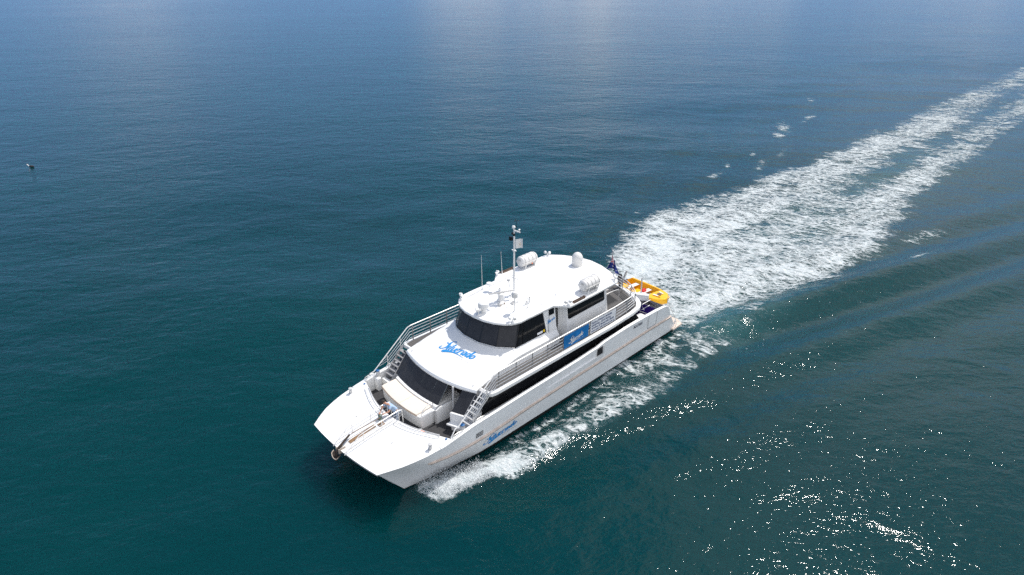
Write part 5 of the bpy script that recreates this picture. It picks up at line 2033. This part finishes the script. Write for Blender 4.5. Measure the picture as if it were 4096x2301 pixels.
# x forward (to the bow), y to port; pelvis is the root
jn('pelvis', (.00, .00, .92), (.155, .125))
jn('waist', (.08, -.05, 1.06), (.145, .115), 'pelvis')
jn('chest', (.24, -.15, 1.26), (.165, .135), 'waist')
jn('neck0', (.36, -.24, 1.40), .075, 'chest')
jn('neck1', (.41, -.29, 1.44), .055, 'neck0')
jn('head0', (.45, -.34, 1.47), (.072, .080), 'neck1')
jn('head1', (.50, -.40, 1.52), (.080, .092), 'head0')
jn('head2', (.53, -.44, 1.58), (.060, .070), 'head1')
for s, t in ((1, 'l'), (-1, 'r')):
    jn('hip' + t, (.0, .10 * s, .86), .095, 'pelvis')
    jn('knee' + t, (.10, .12 * s, .46), .062, 'hip' + t)
    jn('calf' + t, (.06, .12 * s, .28), .056, 'knee' + t)
    jn('ankle' + t, (.02, .12 * s, .09), .040, 'calf' + t)
    jn('foot' + t, (.10, .13 * s, .045), .042, 'ankle' + t)
    jn('toe' + t, (.20, .14 * s, .035), .030, 'foot' + t)
    shx = (.33, -.22 + .17 * s + (.02 if s > 0 else -.02), 1.36 - (.02 if s > 0 else 0))
    jn('sh' + t, shx, .062, 'chest')
    if s > 0:
        el, wrp = (.50, .06, 1.14), (.72, -.02, 1.12)
    else:
        el, wrp = (.58, -.46, 1.16), (.80, -.30, 1.10)
    jn('elb' + t, el, .043, 'sh' + t)
    jn('fore' + t, tuple(Vector(el).lerp(Vector(wrp), .35)), .041, 'elb' + t)
    jn('wri' + t, wrp, .027, 'fore' + t)
    d = (Vector(wrp) - Vector(el)).normalized()
    sdv = d.cross(Vector((0, 0, 1))).normalized()
    dn = Vector((0, 0, -1))
    palm = Vector(wrp) + d * .07
    jn('palm' + t, palm, (.036, .020), 'wri' + t)
    for k, ln in enumerate((.062, .072, .068, .054)):
        off = (k - 1.5) * .021
        k0 = palm + d * .02 + sdv * off
        a = k0 + d * ln * .5 + dn * .010
        bq = a + d * ln * .35 + dn * .028
        jn('f%d0' % k + t, k0, .0105, 'palm' + t)
        jn('f%d1' % k + t, a, .0090, 'f%d0' % k + t)
        jn('f%d2' % k + t, bq, .0078, 'f%d1' % k + t)
    tb0 = palm - d * .03 + sdv * (-.035 * s)
    jn('t0' + t, tb0, .013, 'palm' + t)
    jn('t1' + t, tb0 + d * .035 + sdv * (-.020 * s) + dn * .01, .011, 't0' + t)
    jn('t2' + t, tb0 + d * .060 + sdv * (-.022 * s) + dn * .022, .009, 't1' + t)
skinned('body', order, edges, rad, M['skin'], pr)
# face: nose and ears, eyes, mouth, kept on the head
hd = Vector((.50, -.40, 1.52))
fdir = Vector((.62, -.30, -.72)).normalized()
rt_ = fdir.cross(Vector((0, 0, 1))).normalized()
upv = rt_.cross(fdir)
fc = MB()
fc.lathe([(.018, -.02), (.014, .0), (.006, .022)], hd + fdir * .092 - upv * .01, (fdir - upv * .3), 8)
for s in (-1, 1):
    fc.ball(hd + rt_ * .088 * s, .022, 8)
fc.build('nose_and_ears', M['skin'], pr)
fe = MB()
for s in (-1, 1):
    fe.ball(hd + fdir * .083 + upv * .022 + rt_ * .032 * s, .011, 8)
fe.obox(hd + fdir * .088 - upv * .045, rt_, upv, fdir, .022, .005, .004)
fe.build('eyes_and_mouth', M['hair'], pr)
# hair: cap over the crown and back of the head
hm = MB()
rows = []
c0 = hd + upv * .018 - fdir * .012
for i in range(9):
    th = math.pi * .62 * i / 8
    ax = (upv * .85 - fdir * .5).normalized()
    u1 = rt_
    v1 = ax.cross(u1)
    rows.append([c0 + ax * .112 * math.cos(th) + (u1 * .096 * math.cos(a) + v1 * .108 * math.sin(a)) * math.sin(th) * (1 + .05 * math.sin(5 * a + i)) for a in np.linspace(0, 2 * math.pi, 19)])
hm.grid(rows)
hm.build('hair', M['hair'], pr)
# shirt
sv = [(-.03, .0, .90), (.08, -.05, 1.06), (.24, -.15, 1.26), (.345, -.225, 1.385), J and order[J['shl']], order[J['shl']].lerp(order[J['elbl']], .62), order[J['shr']], order[J['shr']].lerp(order[J['elbr']], .62)]
skinned('shirt', [Vector(p) for p in sv], [(0, 1), (1, 2), (2, 3), (2, 4), (4, 5), (2, 6), (6, 7)], [(.175, .145), (.168, .138), (.188, .158), (.085, .08), .088, .075, .088, .075], M['shirt'], pr)
tv = [(0, 0, .94), order[J['hipl']], order[J['kneel']], order[J['calfl']], order[J['anklel']], order[J['hipr']], order[J['kneer']], order[J['calfr']], order[J['ankler']]]
skinned('trousers', [Vector(p) for p in tv], [(0, 1), (1, 2), (2, 3), (3, 4), (0, 5), (5, 6), (6, 7), (7, 8)], [(.168, .135), .112, .082, .072, .062, .112, .082, .072, .062], M['jeans'], pr)
sh = MB()
for t in 'lr':
    a, b = order[J['foot' + t]], order[J['toe' + t]]
    sh.tube([a - Vector((.13, 0, 0)), a, b + Vector((.05, 0, 0))], [.045, .052, .040], 10)
sh.build('shoes', M['black'], pr)

# far-off sea bird resting on the water
sb = MB()
c = Vector((8.23, -79.1, WATER))
sb.lathe([(.02, -.34), (.09, -.25), (.15, -.05), (.14, .10), (.07, .24), (.02, .30)], c + Vector((0, 0, .10)), (.75, -.65, .12), 12)
bd_ = sb.build('sea_bird', M['feather'], None)
tag(bd_, 'tiny dark sea bird resting on the open water far off to the left', 'bird')
m2 = MB().tube([c + Vector((.20, -.18, .14)), c + Vector((.27, -.23, .26)), c + Vector((.33, -.28, .34))], [.05, .045, .05], 8)
m2.ball(c + Vector((.34, -.29, .36)), .065, 10)
m2.build('head', M['flagwhite'], bd_)
